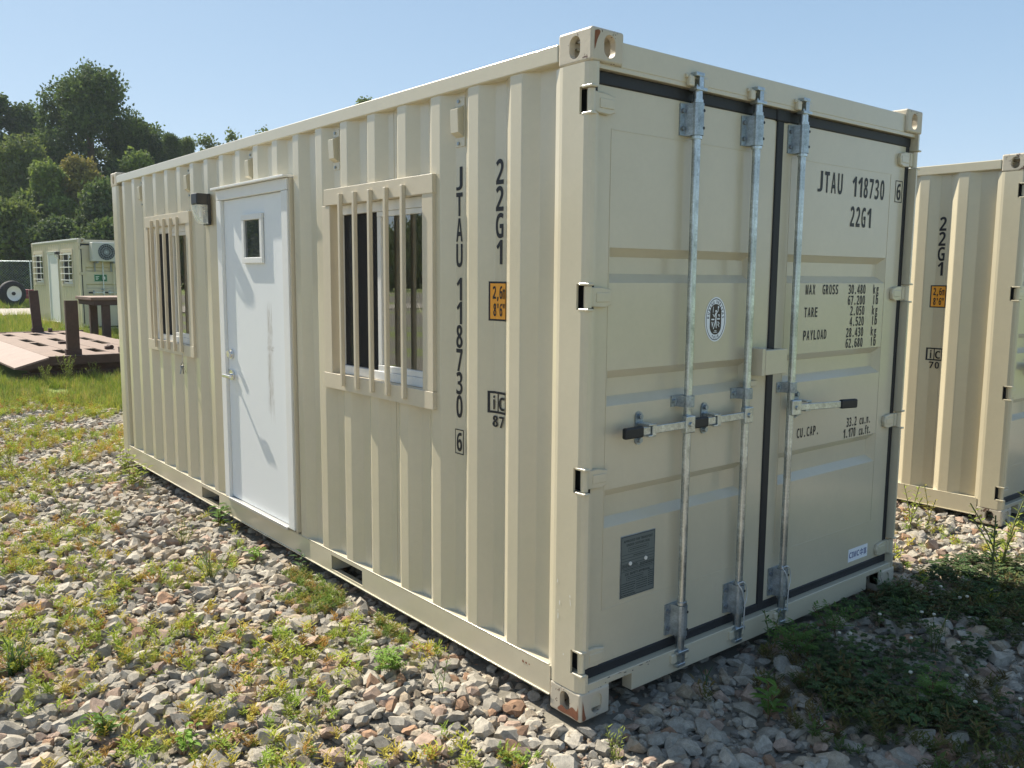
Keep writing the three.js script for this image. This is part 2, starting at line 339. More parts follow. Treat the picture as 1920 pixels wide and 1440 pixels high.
function lockingBar(root, xr, hand, swing, catchAt) {
  const b = part('locking_bar', root), zr = -0.004;
  obj('rod', [vcyl(xr, zr, 0.14, 2.47, 0.0168, 20)], M.galv, b);
  for (const [y0, y1] of [[2.275, 2.398], [0.205, 0.338]]) {
    obj('bearing_bracket', [band(bracketShape(-1, zr), y0, y1, xr)], M.galvDark, b);
    for (const y of [y0 + 0.028, y1 - 0.028]) {
      obj('bolt', [zcyl(xr - 0.048, y, DOOR + 0.004, DOOR + 0.016, 0.0095, 6)], M.bolt, b);
      obj('dark_hole_disc', [zcyl(xr + 0.012, y, zr + 0.0245, zr + 0.0262, 0.0062, 10)], M.ink, b);  // flat near-black disc, paints the shade inside a rivet hole
    }
    for (const y of [y0 - 0.014, y1 + 0.002]) obj('collar', [vcyl(xr, zr, y, y + 0.012, 0.023, 18)], M.galv, b);
  }
  for (const [top, y] of [[1, 2.43], [-1, 0.155]]) {
    const c = [vcyl(xr, zr, y - 0.035, y + 0.035, 0.019, 16), bx(xr - 0.034, xr + 0.034, y + top * 0.022 - 0.007, y + top * 0.022 + 0.007, zr - 0.018, zr + 0.022), bx(xr - 0.014, xr + 0.012, y + top * 0.05 - 0.024, y + top * 0.05 + 0.024, zr - 0.014, zr + 0.020), bx(xr - 0.036, xr + 0.014, y + top * 0.076 - 0.008, y + top * 0.076 + 0.008, zr - 0.016, zr + 0.022)];
    obj('cam', c, M.galv, b);
  }
  obj('guide_bracket', [band(bracketShape(-1, zr), 1.188, 1.234, xr), zcyl(xr - 0.048, 1.211, DOOR, DOOR + 0.017, 0.009, 6)], M.galvDark, b);
  const yh = 1.118, h = b, put = (list) => list.map((g) => g.rotateY(hand > 0 ? -swing : swing).translate(xr, yh, zr + 0.018));
  const X = (a, c, ...r) => (hand < 0 ? bx(-c, -a, ...r) : bx(a, c, ...r));
  obj('handle_hub', put([X(-0.018, 0.040, -0.036, 0.036, -0.016, 0.012, 0.005), zcyl(hand * 0.012, 0, 0.010, 0.019, 0.010, 12)]), M.galv, h);
  obj('handle_arm', put([X(0.030, 0.30, -0.016, 0.016, -0.006, 0.004, 0.003)]), M.galv, h);
  obj('handle_grip', put([X(0.292, 0.396, -0.022, 0.022, -0.013, 0.011, 0.010)]), M.grip, h);
  const xc = xr + hand * catchAt, stad = [];
  for (let k = 0; k <= 8; k++) stad.push([0.021 * Math.cos((k / 8) * Math.PI), 0.046 + 0.021 * Math.sin((k / 8) * Math.PI)]);
  for (let k = 0; k <= 8; k++) stad.push([-0.021 * Math.cos((k / 8) * Math.PI), -0.046 - 0.021 * Math.sin((k / 8) * Math.PI)]);
  obj('catch_plate', [extrude(stad, 0.006).translate(xc, yh + 0.002, DOOR + 0.001), zcyl(xc, yh + 0.050, DOOR, DOOR + 0.020, 0.011, 6), zcyl(xc, yh - 0.046, DOOR, DOOR + 0.020, 0.011, 6)], M.galvDark, b);
  obj('catch_latch', [bx(xc - 0.012, xc + 0.030, yh + 0.018, yh + 0.026, DOOR + 0.006, zr + 0.030), bx(xc - 0.012, xc + 0.030, yh - 0.026, yh - 0.018, DOOR + 0.006, zr + 0.030), bx(xc + 0.010, xc + 0.032, yh - 0.026, yh + 0.026, zr + 0.024, zr + 0.030)], M.galv, b);
}
function makeDoorEnd(root, o = {}) {
  const paint = o.paint ?? M.paint;
  obj('door_header', [bx(0.162, CW - 0.162, 2.472, 2.562, -0.07, -0.014), bx(0.036, CW - 0.036, 2.456, 2.474, -0.07, -0.016, 0.002)], paint, root);
  const N = 0.118, sill = [[0.03, 0.040], [0.03, 0.146], [CW - 0.03, 0.146], [CW - 0.03, 0.040], [CW - 0.162, 0.040], [CW - 0.162, N], [CW - 0.295, N], [CW - 0.295, 0.046], [0.295, 0.046], [0.295, N], [0.162, N], [0.162, 0.040]];
  obj('door_sill', [extrude(sill.reverse(), 0.050, [], 0.002).translate(0, 0, -0.058), bx(0.162, 0.295, N + 0.003, N + 0.009, -0.35, -0.06, 0), bx(CW - 0.295, CW - 0.162, N + 0.003, N + 0.009, -0.35, -0.06, 0)], paint, root);
  obj('sill_channel', [bx(0.20, CW - 0.2, 0.05, 0.13, -0.36, -0.34, 0)], paint, root);
  obj('gasket', [bx(0.038, CW - 0.038, 2.408, 2.456, -0.10, DOOR + 0.007, 0.006)], M.gasket, root);
  obj('gasket', [bx(0.038, CW - 0.038, 0.146, 0.187, -0.10, DOOR + 0.007, 0.006)], M.gasket, root);
  obj('gasket', [bx(1.189, 1.239, 0.16, 2.43, -0.10, DOOR + 0.008, 0.006), bx(1.176, 1.275, 2.405, 2.462, -0.09, DOOR + 0.013, 0.006)], M.gasket, root);
  for (const [a, b] of [[0.040, 0.075], [CW - 0.075, CW - 0.040]]) obj('gasket', [bx(a, b, 0.17, 2.43, -0.10, DOOR + 0.004, 0.005)], M.gasket, root);
  const doors = [[0.073, 1.191, 0.152, 1.060], [1.237, CW - 0.073, 1.318, 2.222]].map(([x0, x1, a, b], i) => {
    const d = part('cargo_door', root);
    obj('leaf', leafGeo(x0, x1, 0.184, 2.411, a, b), paint, d);
    obj('weld_seam', [bx(a, b, 2.256, 2.2595, DOOR - 0.002, DOOR + 0.0016, 0), bx(a, b, 0.405, 0.4085, DOOR - 0.002, DOOR + 0.0016, 0), bx(a - 0.003, a, 0.405, 2.26, DOOR - 0.002, DOOR + 0.0016, 0), bx(b, b + 0.003, 0.405, 2.26, DOOR - 0.002, DOOR + 0.0016, 0)], paint, d);
    for (const y of HINGES) {
      const sx = i ? -1 : 1, ox = i ? CW : 0, X = (p, q, ...r) => (sx > 0 ? bx(ox + p, ox + q, ...r) : bx(ox - q, ox - p, ...r));
      const blade = [[0.02, -0.036], [0.12, -0.040], [0.152, -0.030], [0.160, 0], [0.152, 0.026], [0.10, 0.036], [0.02, 0.036]];
      const list = [mirror(extrude(blade, 0.012, [], 0.003), sx, 1, 1).translate(ox, y, DOOR + 0.003), X(0.070, 0.145, y - 0.02, y + 0.016, DOOR + 0.010, DOOR + 0.021, 0.005)];
      list.push(vcyl(ox + sx * 0.022, -0.022, y - 0.040, y + 0.040, 0.0145, 16), X(0.020, 0.060, y - 0.036, y + 0.036, -0.036, -0.022, 0.004));
      for (const s of [-1, 1]) list.push(X(-0.001, 0.030, y + s * 0.047 - 0.005, y + s * 0.047 + 0.005, -0.050, 0.003, 0.004));
      obj('hinge', list, paint, d);
    }
    return d;
  });
  for (const xr of [0.590, 0.990, 1.336]) for (const [y, t] of [[2.482, 1], [0.112, -1]])
    obj('cam_keeper', [bx(xr - 0.062, xr - 0.030, y - 0.024, y + 0.018, -0.016, 0.006, 0.006), bx(xr + 0.026, xr + 0.056, y - 0.024, y + 0.018, -0.016, 0.004, 0.006), bx(xr - 0.07, xr + 0.062, y - 0.012 + t * 0.02, y + 0.004 + t * 0.02, -0.016, -0.004, 0.003)], paint, root);
  lockingBar(root, 0.590, -1, 0, 0.255); lockingBar(root, 0.990, -1, 0, 0.245); lockingBar(root, 1.336, 1, 0.25, 0.10);
  obj('lock_box', [bx(1.050, 1.072, 1.285, 1.407, DOOR, DOOR + 0.076, 0.003), bx(1.0725, 1.236, 1.288, 1.400, DOOR + 0.066, DOOR + 0.078, 0.004), bx(1.228, 1.236, 1.290, 1.398, DOOR + 0.012, DOOR + 0.0655, 0.002), bx(1.14, 1.18, 1.288, 1.398, DOOR, DOOR + 0.0655, 0.003)], paint, root);
  obj('lock_box_tab', [bx(1.015, 1.085, 1.235, 1.262, DOOR, DOOR + 0.030, 0.004)], paint, root);
  return doors;
}
// ---- markings
function decalStrip(z0, z1, y0, y1, lift) {  // sheet laid on the ribbed wall
  const prof = bends(ribCorners(-0.19, -CL + 0.19)), at = (z) => { for (let i = 0; i + 1 < prof.length; i++) if (z <= prof[i][0] && z >= prof[i + 1][0]) { const t = (z - prof[i][0]) / (prof[i + 1][0] - prof[i][0]); return prof[i][1] + (prof[i + 1][1] - prof[i][1]) * t; } return XI; };
  const q = [], n = 24;
  for (let k = 0; k < n; k++) { const a = z0 + ((z1 - z0) * k) / n, b = z0 + ((z1 - z0) * (k + 1)) / n, xa = at(a) - lift, xb = at(b) - lift; q.push([[xa, y0, a], [xb, y0, b], [xb, y1, b], [xa, y1, a]]); }
  return quads(q);
}
function sideMarks(root, digits, iso, full) {
  const x = XI - 0.0016, m = part('side_marking', root);
  if (full) {
    [...'JTAU'].forEach((ch, i) => obj('letter', onSide(letters(ch, 0.100, 0.060), x, 2.085 - i * 0.110, -0.841 - 0.030 - 0.008), M.ink, m));
    [...digits].forEach((ch, i) => obj('digit', onSide(letters(ch, 0.100, 0.060), x, 1.608 - i * 0.1045, -0.841 - 0.030 - 0.008), M.ink, m));
    obj('digit', onSide(letters('6', 0.084, 0.052), x, 0.932, -0.841 - 0.026 - 0.008), M.ink, m);
    const f = (a, b, c, d) => bx(x - 0.0008, x + 0.0012, a, b, c, d, 0), z0 = -0.880, z1 = -0.818;
    obj('check_digit_box', [f(0.918, 0.922, z0, z1), f(1.027, 1.031, z0, z1), f(0.918, 1.031, z0, z0 + 0.003), f(0.918, 1.031, z1 - 0.003, z1)], M.ink, m);
  }
  [...'22G1'].forEach((ch, i) => obj('letter', onSide(letters(ch, 0.100, 0.064), x, 2.090 - i * 0.1085, -0.563 - 0.032 - 0.004), M.ink, m));
  const h = part('height_sign', root);
  obj('sign_border', boxUV(decalStrip(-0.622, -0.506, 1.530, 1.694, 0.0015)), M.ink, h);
  obj('sign_face', boxUV(decalStrip(-0.614, -0.514, 1.538, 1.686, 0.0028)), M.orange, h);
  const wrap = (list, z, y) => list.map((g) => {
    const p = g.attributes.position, prof = bends(ribCorners(-0.19, -CL + 0.19));
    for (let i = 0; i < p.count; i++) {
      const zz = p.getX(i) + z, k = prof.findIndex((a, j) => prof[j + 1] && zz <= a[0] && zz >= prof[j + 1][0]), t = (zz - prof[k][0]) / (prof[k + 1][0] - prof[k][0]);
      p.setXYZ(i, prof[k][1] + (prof[k + 1][1] - prof[k][1]) * t - 0.0042, p.getY(i) + y, zz);
    }
    g.computeVertexNormals(); return g;
  });
  obj('sign_text', wrap([...letters('2,6m', 0.052, 0.021, 0.86, true)], -0.605, 1.622), M.ink, h);
  obj('sign_text', wrap([...letters("8'6\"", 0.052, 0.020, 0.86, true)], -0.602, 1.550), M.ink, h);
  const c = part('code_sign', root), yb = 1.140, fr = [];
  for (const [a, b, p, q] of [[-0.625, -0.508, 1.222, 1.232], [-0.625, -0.508, 1.138, 1.148], [-0.625, -0.614, 1.148, 1.222], [-0.574, -0.567, 1.148, 1.222], [-0.516, -0.508, 1.148, 1.222]]) fr.push(decalStrip(a, b, p, q, 0.0016));
  obj('code_frame', fr, M.ink, c);
  obj('code_letter', wrap(letters('i', 0.056, 0.034, 0.7, true), -0.611, yb + 0.014), M.ink, c);
  obj('code_letter', wrap(letters('C', 0.056, 0.046, 0.86), -0.565, yb + 0.014), M.ink, c);
  obj('code_number', wrap(letters(iso, 0.048, 0.042, 0.80, true), -0.606, 1.080), M.ink, c);
}
// ---- fittings of the office containers (walls that face -x)
const ring = (x0, x1, y0, y1, z0, z1, t, b = t, s = t) => [bx(x0, x1, y1 - t, y1, z0, z1, 0.003), bx(x0, x1, y0, y0 + b, z0, z1, 0.003), bx(x0 + 0.0008, x1 - 0.0008, y0 + b, y1 - t, z0 + 0.0005, z0 + s, 0.003), bx(x0 + 0.0008, x1 - 0.0008, y0 + b, y1 - t, z1 - s, z1 - 0.0005, 0.003)];
function barredWindow(root, zc, y0, y1, half, bars) {
  const w = part('window', root), t = 0.085, f = -0.012, b = 0.012;
  // steel surround: two uprights, head and foot plates, and the returns into the wall
  const i0 = zc - half + t, i1 = zc + half - t, p0 = y0 + t - 0.005, p1 = y1 - t + 0.005;
  obj('surround', [bx(f, b, p0 + 0.001, p1 - 0.001, zc - half, i0, 0.002)], M.trim, w);
  obj('surround', [bx(f, b, p0 + 0.001, p1 + 0.012, i1, zc + half, 0.002)], M.trim, w);
  obj('surround', [bx(f - 0.003, b + 0.02, p1 + (0), y1 + 0.004, zc - half + 0.03, zc + half + 0.003, 0.002)], M.trim, w);
  obj('surround', [bx(f - 0.003, b, y0 - 0.002, p0, zc - half - 0.003, zc + half + 0.003, 0.002)], M.trim, w);
  obj('reveal', ring(f + 0.006, 0.10, p0 - 0.005, p1 + 0.005, i0 - 0.005, i1 + 0.005, 0.004), M.trim, w);
  obj('frame', ring(0.034, 0.085, p0, p1, i0, i1, 0.05, 0.045, 0.030), M.vinyl, w);
  obj('sash', ring(0.040, 0.066, p0 + 0.0455, p1 - 0.0505, zc - 0.045, i1 - 0.0305, 0.026, 0.030, 0.036), M.vinyl, w);
  obj('pane', [bx(0.0515, 0.0525, p0 + 0.06, p1 - 0.06, zc - 0.02, i1 - 0.045, 0)], M.glass, w);
  obj('pane', [bx(0.0735, 0.0745, p0 + 0.03, p1 - 0.03, i0 + 0.02, zc - 0.01, 0)], M.glass, w);
  obj('insect_screen', [bx(0.0575, 0.0580, p0 + 0.03, p1 - 0.03, i0 + 0.028, zc - 0.04, 0)], M.screen, w);
  if (bars === 'upright') for (let k = -2; k <= 2; k++) obj('bar', [bx(-0.036, -0.0145, y0 + 0.025, y1 - 0.030, zc + k * 0.15 - 0.0105, zc + k * 0.15 + 0.0105, 0.0025)], M.trim, w);
  if (bars === 'level') for (let k = 0; k < 5; k++) { const y = p0 + 0.10 + k * ((p1 - p0 - 0.16) / 4); obj('bar', [bx(-0.045, -0.020, y - 0.012, y + 0.012, zc - half + 0.03, zc + half - 0.03, 0.003)], M.vinyl, w); }
  return w;
}
const leafTex = (() => {
  const r = rngOf(9);
  return canvasTex(512, 1024, (c, w, h) => {
    c.fillStyle = 'rgb(232,235,237)'; c.fillRect(0, 0, w, h);
    for (let i = 0; i < 900; i++) { c.globalAlpha = 0.03 + 0.05 * r(); c.fillStyle = r() < 0.5 ? '#8a8a80' : '#ffffff'; c.fillRect(r() * w, r() * h, 1 + r() * 3, 1 + r() * 5); }
    // rubbed, rusty water marks running down the leaf
    for (let i = 0; i < 260; i++) {
      const x = 365 + (r() + r() + r() - 1.5) * 14 + (r() < 0.35 ? 20 : 0), y = 330 + r() * 330, l = 8 + r() * 70;
      c.globalAlpha = 0.05 + 0.13 * r(); c.fillStyle = ['#6b5a48', '#7d7468', '#594a3c'][(r() * 3) | 0]; c.fillRect(x, y, 1 + r() * 2.2, l);
    }
    for (let i = 0; i < 60; i++) { c.globalAlpha = 0.12; c.fillStyle = '#8d877d'; c.fillRect(345 + r() * 50, 470 + r() * 14, 6 + r() * 14, 1 + r() * 2); }
    c.globalAlpha = 1;
  });
})();
M.leaf = std({ color: lin(0.95, 0.945, 0.93), map: leafTex, roughness: 0.38, bumpMap: paintBump, bumpScale: 0.0005 });
function entryDoor(root, o) {
  const d = part('entry_door', root), { z0, z1, y0, y1 } = o, f = -0.020, t = 0.082;
  const g = new THREE.BoxGeometry(0.040, y1 - y0, z1 - z0).translate(0.0225, (y0 + y1) / 2, (z0 + z1) / 2).toNonIndexed();
  { const p = g.attributes.position, uv = g.attributes.uv; for (let i = 0; i < p.count; i++) uv.setXY(i, (p.getZ(i) - z0) / (z1 - z0), (p.getY(i) - y0) / (y1 - y0)); }
  obj('leaf', g, o.plain ? M.white : M.leaf, d);
  obj('casing', [bx(f, 0.02, y0 - 0.01, y1 + 0.001, z0 - t, z0 - 0.003, 0.003)], M.white, d);
  obj('casing', [bx(f, 0.02, y0 - 0.01, y1 + 0.001, z1 + 0.003, z1 + t, 0.003)], M.white, d);
  obj('casing', [bx(f, 0.02, y1 + 0.003, y1 + t - 0.012, z0 - t, z1 + t, 0.003)], M.white, d);
  obj('drip_cap', [bx(-0.048, 0.045, y1 + t - 0.010, y1 + t + 0.004, z0 - t - 0.022, z1 + t + 0.012, 0.002)], M.white, d);
  obj('steel_frame', [bx(-0.010, 0.046, y0 - 0.02, y1 + t - 0.012, z1 + t + 0.001, z1 + t + 0.018, 0.002), bx(-0.010, 0.046, y0 - 0.02, y1 + t - 0.012, z0 - t - 0.018, z0 - t - 0.001, 0.002)], M.trim, d);
  obj('threshold', [bx(-0.030, 0.05, y0 - 0.024, y0 - 0.004, z0 - 0.0, z1 + 0.0, 0.003)], M.lampPlate, d);
  if (o.plain) return d;
  const wz0 = -3.125, wz1 = -2.815, wy0 = 1.785, wy1 = 2.088;
  obj('lite_frame', ring(-0.016, 0.001, wy0, wy1, wz0, wz1, 0.036), M.white, d);
  obj('lite_pane', [bx(-0.0030, 0.0015, wy0 + 0.03, wy1 - 0.03, wz0 + 0.03, wz1 - 0.03, 0)], M.tint, d);
  const zk = z0 + 0.068;
  obj('deadbolt', [xcyl(1.188, zk, -0.012, 0.004, 0.032, 22), xcyl(1.188, zk, -0.030, -0.010, 0.022, 20)], M.chrome, d);
  obj('lever_handle', [xcyl(1.047, zk, -0.012, 0.004, 0.034, 22), xcyl(1.047, zk, -0.060, -0.010, 0.011, 14), bx(-0.072, -0.052, 1.036, 1.058, zk - 0.014, zk + 0.118, 0.006)], M.chrome, d);
  obj('strike_plate', [bx(-0.002, 0.003, 1.01, 1.08, z0 - 0.002, z0 + 0.012, 0)], M.lampPlate, d);
  for (const y of [0.43, 1.22, 2.0]) obj('door_hinge', [bx(-0.004, 0.004, y - 0.05, y + 0.05, z1 - 0.008, z1 + 0.0025, 0.001)], M.white, d);
  return d;
}
function wallLight(root, z, y, s = 1) {
  const l = part('wall_light', root), w = 0.052 * s, dp = 0.10;
  const X = XO;
  obj('back_plate', [bx(X - 0.022, X, y - 0.105, y + 0.105, z - w, z + w, 0.004)], M.lampBlack, l);
  obj('housing', [bx(X - dp, X - 0.020, y + 0.030, y + 0.104, z - w, z + w, 0.006)], M.lampBlack, l);
  // clear prismatic lens: a curved belly that runs back to the plate
  const pts = [[X - 0.0225, y - 0.098], [X - 0.0225, y + 0.0285]], arc = [];
  for (let k = 0; k <= 10; k++) { const a = (k / 10) * Math.PI * 0.5; arc.push([X - 0.024 - (dp - 0.028) * Math.cos(a) ** 0.7, y + 0.0285 - 0.124 * Math.sin(a) ** 1.15]); }
  const shape = [...pts.reverse(), ...arc.reverse()].reverse();
  const lens = extrude(shape, 2 * w - 0.008).rotateY(0).translate(0, 0, z - w + 0.004);
  obj('lens', [lens], M.lensGlass, l);
  const ribs = []; for (let k = 1; k < 8; k++) { const zz = z - w + (k / 8) * 2 * w; const q = []; for (let j = 0; j <= 10; j++) { const a = (j / 10) * Math.PI * 0.48; q.push([X - 0.024 - (dp - 0.027) * Math.cos(a) ** 0.7, y + 0.026 - 0.122 * Math.sin(a) ** 1.15, zz]); } ribs.push(tube(q, 0.0022, 12, 4)); }
  obj('lens_rib', ribs, M.lensGlass, l);
  obj('bulb', [xcyl(y - 0.01, z, X - 0.056, X - 0.024, 0.010, 10), vcyl(X - 0.05, z, y - 0.05, y + 0.02, 0.012, 10)], M.vinyl, l);
}
function ventCover(root, z) {
  const v = part('vent_cover', root), x = XI;
  obj('flange', [bx(x - 0.004, x + 0.001, 2.268, 2.472, z - 0.034, z + 0.034, 0.001)], M.paint, v);
  const side = [[0.002, 2.305], [-0.030, 2.325], [-0.034, 2.420], [0.002, 2.440]].map(([a, b]) => [x - 0.004 + a, b]);
  obj('hood', [extrude(side.reverse(), 0.052, [], 0.0015).translate(0, 0, z - 0.026)], M.paint, v);
  for (const y of [2.282, 2.458]) obj('rivet', [xcyl(y, z - 0.008, x - 0.010, x - 0.003, 0.0075, 8)], M.galvDark, v);
}

// ---------------------------------------------------------------- the container office in the foreground
const office = thing('container_office', 'large beige container office in front with white door, barred windows and cargo doors', 'container', [0, 0, 0]);
{
  const win = (zc) => [zc - 0.447, zc + 0.447, 1.185, 2.085];
  const openings = [[-3.530, -2.430, 0.178, 2.262], win(-1.505), win(-4.595)];
  makeShell(office, { openings });
  const doors = makeDoorEnd(office);
  sideMarks(office, '118730', '87', true);
  barredWindow(office, -1.505, 1.110, 2.160, 0.525, 'upright');
  barredWindow(office, -4.595, 1.110, 2.160, 0.525, 'upright');
  entryDoor(office, { z0: -3.445, z1: -2.525, y0: 0.205, y1: 2.195 });
  wallLight(office, -3.735, 2.155);
  for (let k = 0; k < 5; k++) ventCover(office, -0.841 - k * 1.112);
  // lettering on the right cargo door
  const z = DOOR + 0.0014, d = doors[1], put = (n, list, x, y) => obj(n, onFront(list, x, y, z), M.ink, d);
  put('lettering', letters('JTAU', 0.098, 0.0585, 0.72), 1.532, 2.124);
  put('lettering', letters('118730', 0.098, 0.0545, 0.72), 1.842, 2.121);
  put('lettering', letters('6', 0.084, 0.060, 0.70), 2.282, 2.130);
  const F = (a, b, c, e) => bx(a, b, c, e, z - 0.001, z + 0.0004, 0);
  obj('check_digit_box', [F(2.276, 2.348, 2.118, 2.122), F(2.276, 2.348, 2.226, 2.230), F(2.276, 2.279, 2.118, 2.230), F(2.345, 2.348, 2.118, 2.230)], M.ink, d);
  put('lettering', letters('22G1', 0.098, 0.0535, 0.72), 1.838, 1.974);
  const H = 0.047, C = 0.0285;
  const rows = [['MAX GROSS', 1.640, '30.480', 'kg'], [null, 1.585, '67.200', 'lb'], ['TARE', 1.532, '2.050', 'kg'], [null, 1.478, '4.520', 'lb'], ['PAYLOAD', 1.422, '28.430', 'kg'], [null, 1.368, '62.680', 'lb']];
  for (const [a, y, b, c] of rows) {
    if (a === 'MAX GROSS') { put('lettering', letters('MAX', H, 0.030, 0.74), 1.478, y); put('lettering', letters('GROSS', H, 0.0295, 0.74), 1.625, y); } else if (a) put('lettering', letters(a, H, 0.0300, 0.74), 1.476, y);
    put('lettering', letters(b, H, C, 0.76), 2.034 - b.length * C, y);
    put('lettering', letters(c, H * 0.95, 0.032, 0.70), 2.105, y);
  }
  put('lettering', letters('CU.CAP.', H, 0.0285, 0.74), 1.462, 0.949);
  put('lettering', letters('33.2', H, C * 0.9, 0.76), 1.916, 0.957); put('lettering', letters('cu.m.', H * 0.95, 0.0235, 0.74), 2.044, 0.957);
  put('lettering', letters('1.170', H, C * 0.88, 0.76), 1.888, 0.900); put('lettering', letters('cu.ft.', H * 0.95, 0.0205, 0.74), 2.044, 0.900);
  // maker's sticker
  const cimc = canvasTex(512, 192, (c, w, h) => {
    c.fillStyle = '#eef1f4'; c.fillRect(0, 0, w, h); c.fillStyle = '#1c2f78'; c.strokeStyle = '#1c2f78'; c.lineWidth = 11;
    c.font = 'bold 118px sans-serif'; c.fillText('CIMC', 22, 138, 268);
    const L = (...p) => { c.beginPath(); c.moveTo(p[0], p[1]); for (let i = 2; i < p.length; i += 2) c.lineTo(p[i], p[i + 1]); c.stroke(); };
    L(314, 72, 388, 72, 388, 118, 314, 118, 314, 68); L(351, 42, 351, 152);
    c.lineWidth = 8; L(426, 48, 408, 76); L(424, 64, 424, 108); L(424, 64, 486, 64); L(424, 79, 482, 79); L(424, 93, 482, 93); L(424, 108, 488, 108); L(454, 48, 454, 108); L(404, 122, 494, 122); L(450, 108, 450, 158); L(446, 126, 414, 152); L(454, 126, 488, 152);
  });
  const sh = new THREE.Shape([[2.008, 0.214], [2.206, 0.214], [2.206, 0.285], [2.008, 0.285]].map(([x, y]) => new THREE.Vector2(x, y)));
  obj('maker_sticker', flatUV(sh, 2.008, 2.206, 0.214, 0.285).translate(0, 0, z), std({ map: cimc, roughness: 0.4 }), d);
  // inspection sticker: white oval with ring lettering and a dark centre
  const bv = canvasTex(512, 680, (c, w, h) => {
    const cx = w / 2, cy = h / 2, el = (a, b, f, s, lw) => { c.beginPath(); c.ellipse(cx, cy, a, b, 0, 0, Math.PI * 2); if (f) { c.fillStyle = f; c.fill(); } if (s) { c.strokeStyle = s; c.lineWidth = lw; c.stroke(); } };
    el(256, 340, '#e9edf0'); el(226, 312, null, '#15202c', 12);
    c.fillStyle = '#2a1d1c'; c.beginPath(); c.roundRect(cx - 138, cy - 232, 276, 464, 132); c.fill();
    c.fillStyle = '#15202c'; c.font = 'bold 62px sans-serif'; c.textAlign = 'center'; c.textBaseline = 'middle';
    const ring = 'BUREAU VERITAS'; [...ring].forEach((ch, i) => { const a = -Math.PI / 2 + (i - 6.5) * 0.225, x = cx + 182 * Math.cos(a), y = cy + 268 * Math.sin(a); c.save(); c.translate(x, y); c.rotate(Math.atan2(Math.cos(a) * 268, -Math.sin(a) * 182) ); c.fillText(ch, 0, 0); c.restore(); });
    [...'1828'].forEach((ch, i) => { const a = Math.PI / 2 - (i - 1.5) * 0.25, x = cx + 186 * Math.cos(a), y = cy + 274 * Math.sin(a); c.save(); c.translate(x, y); c.rotate((a - Math.PI / 2) * 0.7); c.fillText(ch, 0, 0); c.restore(); });
    c.strokeStyle = c.fillStyle = '#e9edf0'; c.lineCap = 'round';
    const L = (lw, ...p) => { c.lineWidth = lw; c.beginPath(); c.moveTo(p[0], p[1]); for (let i = 2; i < p.length; i += 2) c.lineTo(p[i], p[i + 1]); c.stroke(); };
    c.beginPath(); c.arc(cx + 6, cy - 125, 19, 0, 7); c.fill();
    L(26, cx + 4, cy - 92, cx + 8, cy - 20); L(15, cx + 14, cy - 88, cx + 52, cy - 124, cx + 58, cy - 176); c.beginPath(); c.arc(cx + 62, cy - 186, 18, 0, 7); c.fill();
    L(14, cx - 8, cy - 84, cx - 34, cy - 40, cx - 66, cy - 78); L(18, cx + 4, cy - 10, cx - 14, cy + 60, cx - 46, cy + 140); L(17, cx + 10, cy - 8, cx + 10, cy + 70, cx + 22, cy + 128);
    L(12, cx - 62, cy - 188, cx - 66, cy - 110); L(22, cx - 94, cy, cx - 38, cy); L(22, cx + 44, cy - 6, cx + 96, cy - 6); L(14, cx - 90, cy + 40, cx - 76, cy + 100, cx - 58, cy + 44);
    L(13, cx + 62, cy + 40, cx + 90, cy + 62, cx + 62, cy + 86, cx + 88, cy + 112); L(10, cx + 36, cy + 34, cx + 36, cy + 90); L(14, cx + 60, cy - 66, cx + 88, cy - 66, cx + 84, cy - 40);
    L(9, cx - 42, cy + 196, cx + 44, cy + 196); L(9, cx, cy + 172, cx, cy + 200); L(9, cx - 24, cy + 172, cx + 26, cy + 172);
  });
  const oval = new THREE.Shape(); oval.absellipse(0.805, 1.540, 0.0715, 0.095, 0, Math.PI * 2);
  obj('inspection_sticker', flatUV(oval, 0.7335, 0.8765, 1.445, 1.635).translate(0, 0, z), std({ map: bv, roughness: 0.4 }), doors[0]);
  // riveted data plate
  const plate = canvasTex(512, 640, (c, w, h) => {
    const r = rngOf(5); c.fillStyle = '#6e7674'; c.fillRect(0, 0, w, h);
    for (let i = 0; i < 1500; i++) { c.globalAlpha = 0.06; c.fillStyle = r() < 0.5 ? '#ffffff' : '#000000'; c.fillRect(r() * w, r() * h, 2, 2); } c.globalAlpha = 1;
    c.strokeStyle = c.fillStyle = '#161b1e'; c.lineWidth = 6; c.strokeRect(3, 3, w - 6, h - 6); c.textAlign = 'center';
    c.font = 'bold 36px sans-serif'; c.fillText('APPROVED FOR TRANSPORT', w / 2, 66, 440); c.fillText('UNDER CUSTOMS SEAL', w / 2, 108, 360); c.fillText('CSC SAFETY APPROVAL', w / 2, 416, 400);
    c.lineWidth = 3; c.strokeRect(110, 128, 300, 40); c.strokeRect(90, 432, 250, 40);
    for (const y of [196, 232, 262, 296, 340, 372]) { c.beginPath(); c.moveTo(10, y); c.lineTo(w - 10, y); c.stroke(); }
    c.globalAlpha = 0.75;
    for (const [x0, x1, y0, y1, s] of [[130, 390, 148, 150, 20], [180, 350, 216, 218, 20], [14, 240, 310, 336, 14], [290, 500, 320, 334, 14], [40, 470, 356, 358, 20], [110, 320, 452, 454, 20], [14, 210, 500, 622, 24], [240, 400, 490, 600, 24], [420, 498, 430, 600, 22]])
      for (let y = y0; y <= y1; y += s) for (let x = x0; x < x1;) { const l = 6 + r() * 16; c.fillRect(x, y - 5, l, 9); x += l + 5; }
    c.globalAlpha = 1;
  });
  const ps = new THREE.Shape([[0.253, 0.432], [0.453, 0.432], [0.453, 0.684], [0.253, 0.684]].map(([x, y]) => new THREE.Vector2(x, y)));
